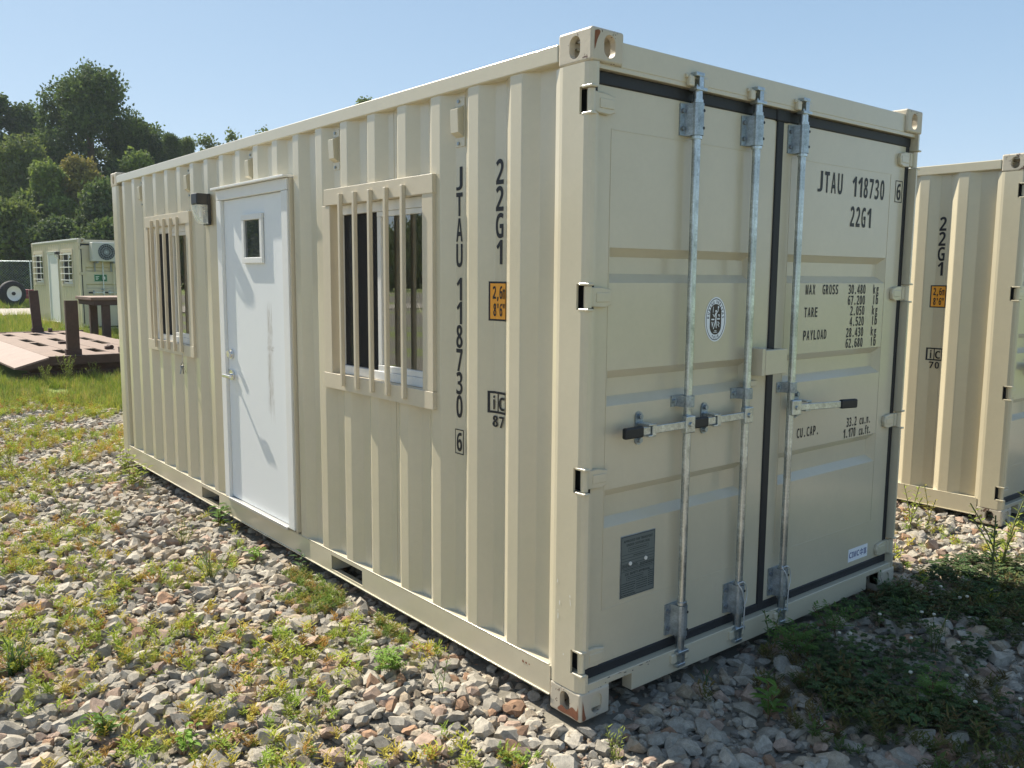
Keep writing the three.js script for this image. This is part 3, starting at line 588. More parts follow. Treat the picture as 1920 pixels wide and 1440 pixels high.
  obj('data_plate', flatUV(ps, 0.253, 0.453, 0.432, 0.684).translate(0, 0, z + 0.0018), std({ map: plate, metalness: 0.35, roughness: 0.5 }), doors[0]);
  obj('data_plate_back', [bx(0.250, 0.456, 0.429, 0.687, DOOR - 0.001, z + 0.0012, 0.0008)], M.galvDark, doors[0]);
  for (const x of [0.306, 0.398]) obj('rivet', [zcyl(x, 0.568 + (x - 0.3) * 0.06, z, z + 0.006, 0.008, 12)], M.vinyl, doors[0]);
  // rust where the paint has come off the near bottom corner
  const blot = (pts) => { const s = new THREE.Shape(); s.moveTo(...pts[0]); s.splineThru(pts.slice(1).map((p) => new THREE.Vector2(...p))); return new THREE.ShapeGeometry(s, 10); };
  obj('rust_patch', boxUV(plain(blot([[-0.012, 0.075], [-0.020, 0.045], [-0.045, 0.052], [-0.075, 0.030], [-0.105, 0.038], [-0.128, 0.016], [-0.105, 0.010], [-0.05, 0.012], [-0.014, 0.010], [-0.011, 0.04]]).rotateY(-Math.PI / 2).translate(-0.0012, 0, 0))), M.rust, office);
  obj('rust_patch', boxUV(plain(blot([[0.012, 0.09], [0.020, 0.055], [0.026, 0.03], [0.030, 0.012], [0.012, 0.010], [0.011, 0.05]]).translate(0, 0, 0.0012))), M.rust, office);
  obj('rust_patch', boxUV(plain(blot([[0.012, 2.575], [0.030, 2.580], [0.038, 2.572], [0.024, 2.545], [0.012, 2.512], [0.0105, 2.54]]).translate(0, 0, 0.0012))), M.rust, office);
  // scrapes: on the sill, the near post and the bottom rail
  const rs = rngOf(64), chip = (w, h) => { const n = 7, s = new THREE.Shape(); for (let i = 0; i < n; i++) { const a = (i / n) * 6.283, q = 0.6 + 0.5 * rs(); s[i ? 'lineTo' : 'moveTo'](Math.cos(a) * w * q, Math.sin(a) * h * q); } return new THREE.ShapeGeometry(s); };
  const scrape = std({ color: lin(0.16, 0.14, 0.12), roughness: 0.8 });
  for (let i = 0; i < 10; i++) obj('scrape', boxUV(plain(chip(0.003 + 0.012 * rs(), 0.0012 + 0.003 * rs()).rotateZ(0.3 * (rs() - 0.5)).translate(0.09 + rs() * 0.42, 0.118 + rs() * 0.024, -0.0052))), scrape, office);
  for (let i = 0; i < 7; i++) obj('scrape', boxUV(plain(chip(0.0015 + 0.002 * rs(), 0.003 + 0.014 * rs()).rotateZ(0.6 * (rs() - 0.5)).rotateY(-Math.PI / 2).translate(-0.0012, 0.25 + rs() * 0.4, -0.06 - rs() * 0.08))), M.vinyl, office);
  for (const [z, w] of [[-0.345, 0.008], [-0.325, 0.006], [-0.305, 0.004]]) obj('scrape', boxUV(plain(chip(w, w * 0.9).rotateY(-Math.PI / 2).translate(0.0008, 0.132, z))), M.rust, office);
  for (const xr of [0.990, 1.336]) {  // seal wires hanging from two of the lower brackets
    const w = thing('seal_wire', xr < 1.2 ? 'thin steel seal cable looped over bottom bracket of the middle locking bar' : 'thin steel seal cable looped over bottom bracket of the rightmost locking bar', 'cable', [xr, 0.205, 0.024], 0, 'seal cables on the locking bars');
    obj('cable_loop', [tube([[-0.030, 0.146, -0.012], [-0.020, 0.120, 0.004], [0.002, 0.060, 0.0045], [0.006, 0.040, 0.0045], [0.004, -0.02, 0.0045], [0.006, -0.075, 0.003]], 0.0028, 20, 5), tube([[-0.030, 0.146, -0.012], [-0.005, 0.152, 0.004], [0.022, 0.110, 0.002], [0.020, 0.075, 0.004], [0.008, 0.045, 0.005]], 0.0024, 20, 5)], M.cable, w);
  }
  const k = thing('key_ring', 'small bunch of keys hanging below the far barred window', 'keys', [-0.026, 1.135, -4.292]);
  obj('cord', [tube([[0, 0, 0], [0.004, -0.04, 0.003], [0, -0.075, 0]], 0.0022, 8, 5)], M.cable, k);
  obj('ring', [new THREE.TorusGeometry(0.013, 0.002, 6, 18).rotateY(0.6).translate(0, -0.086, 0)], M.key, k);
  for (const a of [-0.25, 0.12, 0.4]) obj('key', [new THREE.CylinderGeometry(0.012, 0.012, 0.0025, 12).rotateX(Math.PI / 2).translate(0, -0.014, 0), new THREE.BoxGeometry(0.008, 0.048, 0.0024).translate(0, -0.045, 0)].map((g) => g.rotateY(a * 3).rotateZ(a).translate(0, -0.095, 0)), M.key, k);
}
// ---------------------------------------------------------------- the container next to it
{
  const c = thing('shipping_container', 'beige shipping container with code IC 70 standing right of the office', 'container', [4.25, -0.02, -0.14], -0.006);
  makeShell(c, { paint: M.paintB, casting: M.castingWorn });
  makeDoorEnd(c, { paint: M.paintB });
  sideMarks(c, '', '70', false);
}
// ---------------------------------------------------------------- ground
const rand = rngOf(12345);
const hills = noiseTable(31, 64);
const bumpy = (x, z) => (tileNoise(hills, 64, x * 0.9 + 100, z * 0.9 + 100) - 0.5) * 0.03 + (tileNoise(hills, 64, x * 0.21 + 50, z * 0.21 + 50) - 0.5) * 0.05;
const H = (x, z) => -0.048 + bumpy(x, z) * (z > -12 ? 0.7 : 1.5) + Math.min(0.5, Math.max(0, (-z - 19) * 0.021)) + 0.03 * THREE.MathUtils.smoothstep(x, 1.0, 2.2) * THREE.MathUtils.smoothstep(z, -0.2, 0.5);
function sheetGrid(xs, zs, lift, keep) {
  const p = [], uv = [], ix = [], nx = xs.length;
  for (const z of zs) for (const x of xs) { p.push(x, H(x, z) + lift, z); uv.push(x, z); }
  for (let j = 0; j + 1 < zs.length; j++) for (let i = 0; i + 1 < nx; i++) {
    if (keep && !keep((xs[i] + xs[i + 1]) / 2, (zs[j] + zs[j + 1]) / 2)) continue;
    const a = j * nx + i; ix.push(a, a + nx, a + 1, a + 1, a + nx, a + nx + 1);
  }
  const g = new THREE.BufferGeometry(); g.setAttribute('position', new THREE.Float32BufferAttribute(p, 3)); g.setAttribute('uv', new THREE.Float32BufferAttribute(uv, 2)); g.setIndex(ix); g.computeVertexNormals();
  return g;
}
const steps = (list) => { const o = []; for (const [a, b, s] of list) for (let v = a; v < b - 1e-6; v += s) o.push(v); o.push(list.at(-1)[1]); return o; };
const soilTex = texture(512, (i) => { const k = nB[i], q = nA[i]; return [S(0.11 + 0.12 * k + 0.05 * q), S(0.10 + 0.105 * k + 0.045 * q), S(0.08 + 0.08 * k + 0.035 * q)]; }, true, 0.9);
const turfTex = texture(512, (i) => { const k = nB[i], q = nA[i]; return [S(0.11 + 0.16 * k), S(0.14 + 0.17 * k + 0.03 * q), S(0.03 + 0.035 * k)]; }, true, 0.6);
const roadTex = texture(512, (i) => { const k = nB[i], q = nA[i]; return [S(0.26 + 0.22 * k), S(0.235 + 0.19 * k), S(0.19 + 0.13 * k + 0.03 * q)]; }, true, 0.5);
const relief = texture(512, (i) => [nB[i], nB[i], nB[i]], false, 0.9);
M.soil = std({ map: soilTex, roughness: 1, bumpMap: relief, bumpScale: 0.008 });
M.turf = std({ map: turfTex, roughness: 1, bumpMap: relief, bumpScale: 0.01 });
M.road = std({ map: roadTex, roughness: 1, bumpMap: relief, bumpScale: 0.006 });
const far = steps([[-600, -100, 50], [-100, -30, 10], [-30, -8, 2], [-8, 10, 0.5], [10, 30, 2], [30, 100, 10], [100, 600, 50]]);
const farZ = steps([[-600, -100, 50], [-100, -40, 6], [-40, -12, 1], [-12, 6, 0.5], [6, 30, 3], [30, 100, 10], [100, 600, 50]]);
obj('ground', sheetGrid(far, farZ, -0.004), M.turf, null, { kind: 'structure', label: 'grassy ground around and behind the gravel yard', category: 'ground' });
const edgeZ = (x) => -10.1 + 0.9 * (tileNoise(hills, 64, x * 0.8 + 9, 3) - 0.5) * 2 + 0.25 * x * 0.4;
const bedGeo = sheetGrid(steps([[-48, -12, 3], [-12, 12, 0.4]]), steps([[-55, -13, 3], [-13, 10, 0.4]]), 0.002, (x, z) => z > edgeZ(x) - 0.6 || (x < -5 - 0.08 * z * 0.3 && z > -52));
const gravel = obj('gravel_bed', bedGeo, M.soil, null, { kind: 'structure', label: 'crushed stone yard the containers stand on', category: 'gravel' });
obj('dirt_road', sheetGrid(steps([[-40, 40, 1]]), steps([[-36.5, -31, 0.5]]), 0.03, (x, z) => Math.abs(z + 33.6 + 0.5 * Math.sin(x * 0.4)) < 2.1), M.road, null, { kind: 'structure', label: 'pale dirt track crossing the grass behind', category: 'road' });

// ---------------------------------------------------------------- crushed stone
const rockTone = (() => {
  const vein = fbmMap(512, 900, [[5, 1], [12, 0.5]]), vein2 = fbmMap(512, 950, [[7, 1], [19, 0.6]]);
  return texture(512, (i) => {
    const a = Math.abs(vein[i] - 0.5), b = Math.abs(vein2[i] - 0.47), w = Math.max(0, 1 - a / 0.012) * 0.16 + Math.max(0, 1 - b / 0.008) * 0.13;
    const v = 0.885 + (nB[i] - 0.5) * 0.44 + (nA[i] - 0.5) * 0.24 + w; return [v, v * 0.99, v * 0.97];
  }, true, 0.42);
})();
function rockGeo(seed) {  // a broken stone: the solid left between random cleavage planes
  const r = rngOf(seed), n = 13 + Math.floor(r() * 7), P = [], pts = [];
  const sx = 1, sy = 0.36 + r() * 0.26, sz = 0.62 + r() * 0.30;
  for (let i = 0; i < n; i++) { const a = i * 2.39996 + r() * 0.9, h = 1 - (2 * (i + 0.5)) / n + (r() - 0.5) * 0.25, q = Math.sqrt(Math.max(0, 1 - h * h)); P.push([V(q * Math.cos(a), h, q * Math.sin(a)).normalize(), 0.66 + r() * 0.34]); }
  const X = new THREE.Matrix3(), v = V(0, 0, 0);
  for (let i = 0; i < n; i++) for (let j = i + 1; j < n; j++) for (let k = j + 1; k < n; k++) {
    const [a, b, c] = [P[i], P[j], P[k]]; X.set(a[0].x, a[0].y, a[0].z, b[0].x, b[0].y, b[0].z, c[0].x, c[0].y, c[0].z); if (Math.abs(X.determinant()) < 0.02) continue;
    v.set(a[1], b[1], c[1]).applyMatrix3(X.invert()); if (P.every(([d, t]) => v.dot(d) <= t + 1e-6) && v.length() < 1.7) pts.push(V(v.x * sx, v.y * sy, v.z * sz));
  }
  return boxUV(plain(new ConvexGeometry(pts)));
}
const rocks = []; for (let i = 0; i < 16; i++) rocks.push(rockGeo(40 + i * 7));
const stoneTone = (r) => { const k = r(), v = 0.78 + r() * 0.44, c = k < 0.54 ? [0.53, 0.485, 0.41] : k < 0.69 ? [0.37, 0.345, 0.305] : k < 0.87 ? [0.53, 0.44, 0.33] : k < 0.96 ? [0.47, 0.345, 0.27] : [0.47, 0.29, 0.185]; return lin(c[0] * v, c[1] * v, c[2] * v); };
const inBox = (x, z, x0, x1, z0, z1) => x > x0 && x < x1 && z > z0 && z < z1;
const footed = (x, z, m = 0.06) => [[0, 0], [4.24, -0.14]].some(([a, b]) => [[0, 0], [CW - 0.162, 0]].some(([c]) => inBox(x, z, a + c - m, a + c + 0.162 + m, b - 0.178 - m, b + m) || inBox(x, z, a + c - m, a + c + 0.162 + m, b - CL - m, b - CL + 0.178 + m)));
const stones = [];
function strew(x0, x1, z0, z1, per, s0, s1, lay = 0) {
  const n = Math.round((x1 - x0) * (z1 - z0) * per);
  for (let i = 0; i < n; i++) {
    const x = x0 + rand() * (x1 - x0), z = z0 + rand() * (z1 - z0), s = s0 + (s1 - s0) * rand() ** 2.2;
    if (z < edgeZ(x) + 0.3 * rand() || footed(x, z, s * 0.8)) continue;
    if (inBox(x, z, 0.62, 1.85, -9, -0.45) || (inBox(x, z, 0, CW, -CL, -0.02) && s > 0.042)) continue;
    const low = inBox(x, z, -0.05, CW + 0.05, -CL, 0.03) ? -0.012 : 0;
    stones.push({ x, z, y: H(x, z) + lay + low + s * 0.22, s, v: Math.floor(rand() * rocks.length), rx: (rand() - 0.5) * 1.1, ry: rand() * 6.283, rz: (rand() - 0.5) * 1.1, c: stoneTone(rand) });
  }
}
strew(-2.7, 0.55, -6, 1.5, 800, 0.014, 0.030); strew(-2.7, 0.55, -6, 1.5, 340, 0.025, 0.058, 0.010); strew(-2.2, 0.3, -4, 1.2, 900, 0.006, 0.014, 0.004); strew(0.3, 3.2, -0.1, 1.7, 700, 0.006, 0.014, 0.004);
strew(-4, 0.6, -12, -6, 480, 0.018, 0.034); strew(-4, 2.8, -12, -6, 190, 0.028, 0.056, 0.010);
strew(0.55, 4.5, -0.45, 2.3, 640, 0.014, 0.030); strew(0.55, 4.5, -0.45, 2.3, 210, 0.028, 0.066, 0.008);
strew(1.85, 4.9, -5, -0.45, 480, 0.018, 0.034); strew(1.85, 4.5, -5, -0.45, 200, 0.030, 0.060, 0.010);
strew(-6, -2.7, -8, 4, 150, 0.026, 0.056, 0.006); strew(-2.7, 4.5, 1.5, 4.5, 150, 0.026, 0.056, 0.006); strew(4.5, 8, -0.1, 3, 150, 0.026, 0.056, 0.006);
{
  const pv = new THREE.Matrix4(), q = V(0, 0, 0); camera.updateMatrixWorld(); camera.updateProjectionMatrix(); pv.multiplyMatrices(camera.projectionMatrix, camera.matrixWorldInverse);
  for (const s of stones) { q.set(s.x, s.y, s.z); const d = q.distanceTo(camera.position); q.applyMatrix4(pv); s.show = Math.abs(q.x) < 1 && Math.abs(q.y) < 1 && q.z < 1 && !inBox(s.x, s.z, 0.02, CW, -CL, -0.02) ? s.s / d : 0; }
  stones.sort((a, b) => b.show - a.show);
  const base = std({ color: 0xffffff, map: rockTone, roughness: 0.92, bumpMap: relief, bumpScale: 0.003 }), r = rngOf(77);
  const mats = []; for (let i = 0; i < 14; i++) { const m = base.clone(); m.color = stoneTone(r); mats.push(m); }
  const e = new THREE.Euler(), m4 = new THREE.Matrix4(), quat = new THREE.Quaternion(), sc = V(1, 1, 1);
  stones.slice(0, 300).forEach((s, i) => { const m = obj('stone', rocks[s.v], mats[i % mats.length], gravel); m.position.set(s.x, s.y, s.z); m.rotation.set(s.rx, s.ry, s.rz); m.scale.setScalar(s.s); });
  const rest = stones.slice(300), by = rocks.map(() => []); for (const s of rest) by[s.v].push(s);
  by.forEach((list, v) => {
    const im = new THREE.InstancedMesh(rocks[v], base, list.length); im.name = 'loose_stones'; im.castShadow = im.receiveShadow = true; im.userData = { kind: 'stuff' };
    list.forEach((s, i) => { m4.compose(V(s.x, s.y, s.z), quat.setFromEuler(e.set(s.rx, s.ry, s.rz)), sc.setScalar(s.s)); im.setMatrixAt(i, m4); im.setColorAt(i, s.c); });
    gravel.add(im);
  });
}

// ---------------------------------------------------------------- plants
class Leaves {
  constructor(seed) { this.p = []; this.r = rngOf(seed); }
  tri(a, b, c) { this.p.push(a.x, a.y, a.z, b.x, b.y, b.z, c.x, c.y, c.z); }
  leaf(o, dir, len, wid, fold = 0.25, droop = 0.3) {  // a folded blade from o along dir
    const d = dir.clone().normalize(), s = d.clone().cross(V(0, 1, 0)); if (s.lengthSq() < 1e-4) s.set(1, 0, 0); s.normalize();
    const u = s.clone().cross(d).normalize(), at = (t, w, h) => o.clone().addScaledVector(d, len * t).addScaledVector(s, wid * w).addScaledVector(u, h * wid).add(V(0, -droop * len * t * t, 0));
    const m0 = o.clone(), m1 = at(0.35, 0, -fold), m2 = at(0.72, 0, -fold * 0.8), tip = at(1, 0, 0), a1 = at(0.35, 0.5, 0), a2 = at(0.72, 0.34, 0), b1 = at(0.35, -0.5, 0), b2 = at(0.72, -0.34, 0);
    this.tri(m0, m1, a1); this.tri(m1, m2, a2); this.tri(m1, a2, a1); this.tri(m2, tip, a2); this.tri(m0, b1, m1); this.tri(m1, b1, b2); this.tri(m1, b2, m2); this.tri(m2, b2, tip);
  }
  blade(o, dir, len, wid, bend) {
    const d = dir.clone().normalize(), s = V(d.z, 0, -d.x); if (s.lengthSq() < 1e-4) s.set(1, 0, 0); s.normalize();
    const out = V(d.x, 0, d.z), at = (t, w) => o.clone().addScaledVector(d, len * t).addScaledVector(out, bend * len * t * t).add(V(0, -Math.abs(bend) * 0.55 * len * t * t, 0)).addScaledVector(s, w * wid);
    const q = [[at(0, -0.5), at(0, 0.5)], [at(0.4, -0.45), at(0.4, 0.45)], [at(0.75, -0.28), at(0.75, 0.28)]], tip = at(1, 0);
    for (let i = 0; i < 2; i++) { this.tri(q[i][0], q[i][1], q[i + 1][1]); this.tri(q[i][0], q[i + 1][1], q[i + 1][0]); }
    this.tri(q[2][0], q[2][1], tip);
  }
  geo() { const g = new THREE.BufferGeometry(); g.setAttribute('position', new THREE.Float32BufferAttribute(this.p, 3)); g.computeVertexNormals(); return boxUV(g); }
}
const green = (r, g, b, t = 0.35) => std({ color: lin(r, g, b), roughness: 0.8, specularIntensity: 0.35, transmission: t, thickness: 0, side: THREE.DoubleSide });
M.weedA = green(0.20, 0.34, 0.04); M.weedB = green(0.12, 0.22, 0.035); M.weedC = green(0.30, 0.36, 0.05); M.weedD = green(0.34, 0.30, 0.06); M.weedE = green(0.075, 0.14, 0.04);
M.foliage = green(1, 1, 1, 0.38); M.stem = std({ color: lin(0.14, 0.15, 0.05), roughness: 0.8 }); M.stemRed = std({ color: lin(0.16, 0.08, 0.04), roughness: 0.8 });
M.petal = std({ color: lin(0.62, 0.58, 0.48), roughness: 0.8 });
// stems with leaves; kind gives the leaf shape
function plantGeos(seed, kind, h, n, spread) {
  const L = new Leaves(seed), r = L.r, st = [];
  for (let i = 0; i < n; i++) {
    const a = r() * 6.283, lean = spread * (0.2 + r() * 0.8), hh = h * (0.6 + r() * 0.4), b = V((r() - 0.5) * spread * 0.25, 0, (r() - 0.5) * spread * 0.25);
    const top = V(b.x + Math.cos(a) * lean, hh, b.z + Math.sin(a) * lean), midp = V(b.x + Math.cos(a) * lean * 0.3, hh * 0.55, b.z + Math.sin(a) * lean * 0.3), at = (t) => b.clone().multiplyScalar((1 - t) * (1 - t)).addScaledVector(midp, 2 * t * (1 - t)).addScaledVector(top, t * t);
    st.push(tube([b.toArray(), at(0.5).toArray(), top.toArray()], Math.max(0.0012, h * 0.008), 5, 4));
    const k = kind === 'tall' ? 16 : kind === 'fine' ? 20 : kind === 'broad' ? 6 : kind === 'ragged' ? 7 : 6;
    for (let j = 0; j < k; j++) {
      const t = kind === 'tall' || kind === 'fine' ? 0.15 + (0.85 * j) / k : 0.25 + (0.75 * (j + r() * 0.6)) / k, o = at(t), phi = j * 2.4 + r() * 0.8, up = kind === 'ragged' ? 0.35 + 0.5 * r() : 0.5 + 0.6 * r(), d = V(Math.cos(phi), up, Math.sin(phi));
      if (kind === 'tall') L.leaf(o, d, h * (0.15 + 0.08 * r()) * (1.15 - t * 0.6), h * 0.032, 0.2, 0.35);
      else if (kind === 'fine') L.leaf(o, d, h * (0.10 + 0.07 * r()), h * 0.013 + 0.0015, 0.1, 0.1);
      else if (kind === 'broad') L.leaf(o, d, h * (0.34 + 0.2 * r()), h * 0.15, 0.25, 0.5);
      else if (kind === 'ragged') {  // a deeply cut leaf: leaflets along a rib
        const len = h * (0.34 + 0.22 * r()), dd = d.clone().normalize(), s = dd.clone().cross(V(0, 1, 0)).normalize();
        for (let q = 0; q < 4; q++) { const oo = o.clone().addScaledVector(dd, len * (0.25 + 0.2 * q)).add(V(0, -0.25 * len * (0.25 + 0.2 * q) ** 2, 0)); for (const sg of [-1, 1]) L.leaf(oo, dd.clone().multiplyScalar(0.75).addScaledVector(s, sg), len * (0.34 - 0.05 * q), len * 0.10, 0.15, 0.3); }
        L.leaf(o.clone().addScaledVector(dd, len * 0.55), dd, len * 0.5, len * 0.13, 0.15, 0.3); L.leaf(o, dd, len * 0.7, len * 0.035, 0.1, 0.2);
      } else L.leaf(o, d, h * (0.27 + 0.18 * r()), h * 0.082, 0.2, 0.2);
    }
  }
  return [join(st), L.geo()];
}
function plant(name, label, x, z, kind, h, n, spread, mat, seed, group) {
  const [s, l] = plantGeos(seed, kind, h, n, spread), t = thing(name, label, 'plant', [x, H(x, z) + 0.005, z], (seed * 1.7) % 6.28, group);
  obj('stem', s, kind === 'tall' || kind === 'fine' ? M.stem : M.stemRed, t); obj('foliage', l, mat, t);
  return t;
}
function tuft(name, label, x, z, h, n, mat, seed, spread = 0.5) {
  const L = new Leaves(seed), r = L.r;
  for (let i = 0; i < n; i++) { const a = r() * 6.283, q = spread * (0.15 + r()); L.blade(V((r() - 0.5) * h * 0.25, 0, (r() - 0.5) * h * 0.25), V(Math.cos(a) * q, 1, Math.sin(a) * q), h * (0.5 + r() * 0.6), 0.0045 + h * 0.008, 0.2 + r() * 0.6); }
  const t = obj(name, L.geo(), mat, null, { label, category: 'grass' }); t.position.set(x, H(x, z), z); return t;
}
plant('ragweed', 'bright green cut-leaf weed among the stones beside the nearest ribbed wall section', -0.335, -0.85, 'ragged', 0.15, 8, 0.085, M.weedA, 11);
plant('ragweed', 'small green cut-leaf weed just left of the bright clump by the wall', -0.31, -1.16, 'ragged', 0.10, 5, 0.06, M.weedA, 12);
plant('ragweed', 'green cut-leaf weed at the bottom edge below the near corner casting', -0.37, 0.03, 'ragged', 0.075, 6, 0.07, M.weedA, 13);
plant('ragweed', 'low green cut-leaf weed at bottom edge left of its neighbour', -0.475, -0.03, 'ragged', 0.06, 5, 0.06, M.weedC, 14);
plant('weed_plant', 'leafy weed growing up beside the fork pocket left of the white door', -0.075, -3.52, 'broad', 0.20, 5, 0.10, M.weedB, 15);
plant('weed_plant', 'thin sprig of round leaves against the bottom rail below the near window', -0.022, -2.36, 'broad', 0.15, 2, 0.03, M.weedE, 16);
plant('weed_plant', 'broad bright leaves of a weed in the stones below the white door', -0.17, -2.68, 'broad', 0.13, 6, 0.09, M.weedA, 17);
plant('weed_plant', 'pale green weed at the far bottom corner of the office wall', -0.16, -5.15, 'broad', 0.20, 6, 0.12, M.weedC, 18);
plant('weed_plant', 'yellow-green weed just beyond the far bottom corner of the office', -0.13, -5.62, 'broad', 0.22, 6, 0.12, M.weedC, 19);
plant('weed_plant', 'loose green weed in the stones left of the white door', -0.49, -2.55, 'fine', 0.20, 9, 0.16, M.weedB, 20);
plant('weed_plant', 'upright green weed behind the clump left of the white door', -0.40, -3.3, 'fine', 0.20, 7, 0.14, M.weedC, 21);
plant('weed_plant', 'sunlit slender weed in front of the near bottom corner casting', -0.055, 0.245, 'fine', 0.17, 5, 0.08, M.weedC, 22);
plant('weed_plant', 'leafy weed standing alone in the shade before the left cargo door', 0.62, 0.42, 'broad', 0.20, 3, 0.05, M.weedB, 23);
plant('tall_weed', 'tall sunlit weed with narrow leaves before the neighbouring container wall', 3.70, -0.52, 'tall', 0.42, 3, 0.12, M.weedC, 24);
plant('tall_weed', 'thin tall sunlit weed right of the leafier one by the neighbouring container', 3.86, -0.47, 'tall', 0.36, 2, 0.10, M.weedD, 25);
plant('tall_weed', 'tall dark weed standing at the edge of the shade on the right', 2.73, 0.40, 'tall', 0.50, 2, 0.05, M.weedE, 26);
plant('tall_weed', 'slender weed standing in the shaded stones before the right cargo door', 1.75, 0.55, 'tall', 0.24, 4, 0.10, M.weedE, 61);
plant('tall_weed', 'leafy upright weed in the shade near the bottom right', 1.25, 0.75, 'ragged', 0.16, 6, 0.10, M.weedB, 62);
plant('tall_weed', 'bushy tall weed before the corner casting of the neighbouring container', 3.15, 0.27, 'tall', 0.46, 6, 0.20, M.weedC, 27);
plant('tall_weed', 'feathery tall weed at the right edge by the neighbouring container', 3.62, 0.30, 'fine', 0.42, 8, 0.22, M.weedC, 28);
plant('weed_plant', 'dense leafy weed in the shade below the door sill near the middle bars', 1.21, 0.17, 'ragged', 0.19, 8, 0.13, M.weedB, 29);
plant('weed_plant', 'leafy weed in the shade right of the dense one below the sill', 1.56, 0.15, 'ragged', 0.17, 7, 0.12, M.weedB, 30);
plant('weed_plant', 'weed growing in front of the right bottom corner of the cargo doors', 2.18, 0.10, 'ragged', 0.15, 6, 0.10, M.weedE, 31);
plant('weed_plant', 'dark weed climbing in front of the door sill under the rightmost locking bar', 1.17, 0.06, 'tall', 0.30, 2, 0.05, M.weedE, 32);
plant('weed_plant', 'upright leafy weed at left edge among the far stones', -0.86, -6.3, 'tall', 0.24, 6, 0.13, M.weedC, 33);
plant('weed_plant', 'grey-green weed at left edge nearer than its upright neighbour', -0.80, -4.5, 'fine', 0.17, 8, 0.14, M.weedC, 34);
plant('weed_plant', 'dark green weed in the stones near the bottom left corner', -1.42, -1.08, 'broad', 0.12, 7, 0.11, M.weedB, 35);
plant('weed_plant', 'bright green weed in the bottom left stones right of the dark one', -1.24, -0.80, 'broad', 0.11, 6, 0.09, M.weedA, 36);
plant('weed_plant', 'thin tall stalk weed in the stones below the ragged clump', -0.27, -0.55, 'fine', 0.24, 2, 0.04, M.weedB, 37);
tuft('grass_tuft', 'long dark grass tuft at the left edge of the near stones', -1.60, -1.92, 0.24, 46, M.weedE, 41, 0.7);
tuft('grass_tuft', 'short bright grass tuft in the middle of the near stones', -1.02, -1.25, 0.10, 14, M.weedA, 42);
tuft('grass_tuft', 'small grass tuft between stones near the bottom centre', -0.80, -0.62, 0.09, 10, M.weedC, 43);
tuft('grass_tuft', 'two-bladed dry grass tuft in front of the left cargo door sill', 0.70, 0.06, 0.14, 5, M.weedE, 44);
for (const [x, z, h, l] of [[1.0, -12.7, 0.5, 'feathery weed before the ramp end of the rusty steel deck'], [1.35, -12.6, 0.38, 'short flowering weed before the middle of the rusty steel deck'], [1.95, -12.3, 0.62, 'tall weed before the right end of the rusty steel deck'], [0.72, -12.9, 0.35, 'weed at the left tip of the rusty steel deck']])
  plant('tall_weed', l, x, z, 'fine', h, 9, h * 0.35, M.weedC, 50 + Math.round(h * 100));
// growth nobody could count
const sow = (name, label, geos, n, pick, extra) => {
  const list = geos.map(() => []);
  for (let i = 0; i < n * 6 && list.reduce((a, l) => a + l.length, 0) < n; i++) { const s = pick(); if (s) list[Math.floor(rand() * geos.length)].push(s); }
  const m4 = new THREE.Matrix4(), q = new THREE.Quaternion(), e = new THREE.Euler(), root = new THREE.Group(); root.name = numbered(name); root.userData = { kind: 'stuff', label, category: extra ?? 'weeds' }; scene.add(root);
  geos.forEach((g, v) => {
    const im = new THREE.InstancedMesh(g, M.foliage, Math.max(1, list[v].length)); im.name = name + '_cluster'; im.castShadow = im.receiveShadow = true; im.userData = { kind: 'stuff' };
    list[v].forEach((s, i) => { m4.compose(V(s.x, H(s.x, s.z) + (s.y ?? 0), s.z), q.setFromEuler(e.set((rand() - 0.5) * 0.3, rand() * 6.283, (rand() - 0.5) * 0.3)), V(s.s, s.s * (s.t ?? 1), s.s)); im.setMatrixAt(i, m4); im.setColorAt(i, s.c); });
    root.add(im);
  });
};
const sprigs = []; for (let i = 0; i < 5; i++) sprigs.push(plantGeos(200 + i, i === 4 ? 'fine' : 'small', 1, 4 + (i % 3), 0.55)[1]);
const blades = []; for (let i = 0; i < 4; i++) { const L = new Leaves(300 + i), r = L.r; for (let k = 0; k < 13; k++) { const a = r() * 6.283, t = 0.15 + 0.5 * r(); L.blade(V((r() - 0.5) * 0.5, 0, (r() - 0.5) * 0.5), V(Math.cos(a) * t, 1, Math.sin(a) * t), 0.55 + 0.6 * r(), 0.034, 0.1 + 0.5 * r()); } blades.push(L.geo()); }
const clovers = []; for (let i = 0; i < 3; i++) { const L = new Leaves(330 + i), r = L.r; for (let k = 0; k < 7; k++) { const a = r() * 6.283, R = 0.55 * Math.sqrt(r()), o = V(Math.cos(a) * R, 0.35 + r() * 0.6, Math.sin(a) * R), ph = r() * 6.28; for (let j = 0; j < 3; j++) L.leaf(o, V(Math.cos(ph + j * 2.09), 0.15, Math.sin(ph + j * 2.09)), 0.26, 0.30, 0.15, 0.2); } clovers.push(L.geo()); }
const mixed = (r, list) => { const c = list[Math.floor(r() * list.length)], v = 0.75 + 0.5 * r(); return lin(c[0] * v, c[1] * v, c[2] * v); };
const limes = [[0.44, 0.46, 0.05], [0.50, 0.43, 0.06], [0.34, 0.42, 0.045], [0.47, 0.38, 0.06], [0.26, 0.36, 0.045], [0.40, 0.43, 0.05], [0.37, 0.41, 0.05], [0.30, 0.40, 0.05], [0.42, 0.25, 0.06]];
const patchN = noiseTable(66, 64), patchy = (x, z) => tileNoise(patchN, 64, x * 2.2 + 40, z * 2.2 + 40) * 0.65 + tileNoise(patchN, 64, x * 5.5 + 10, z * 5.5 + 20) * 0.35;
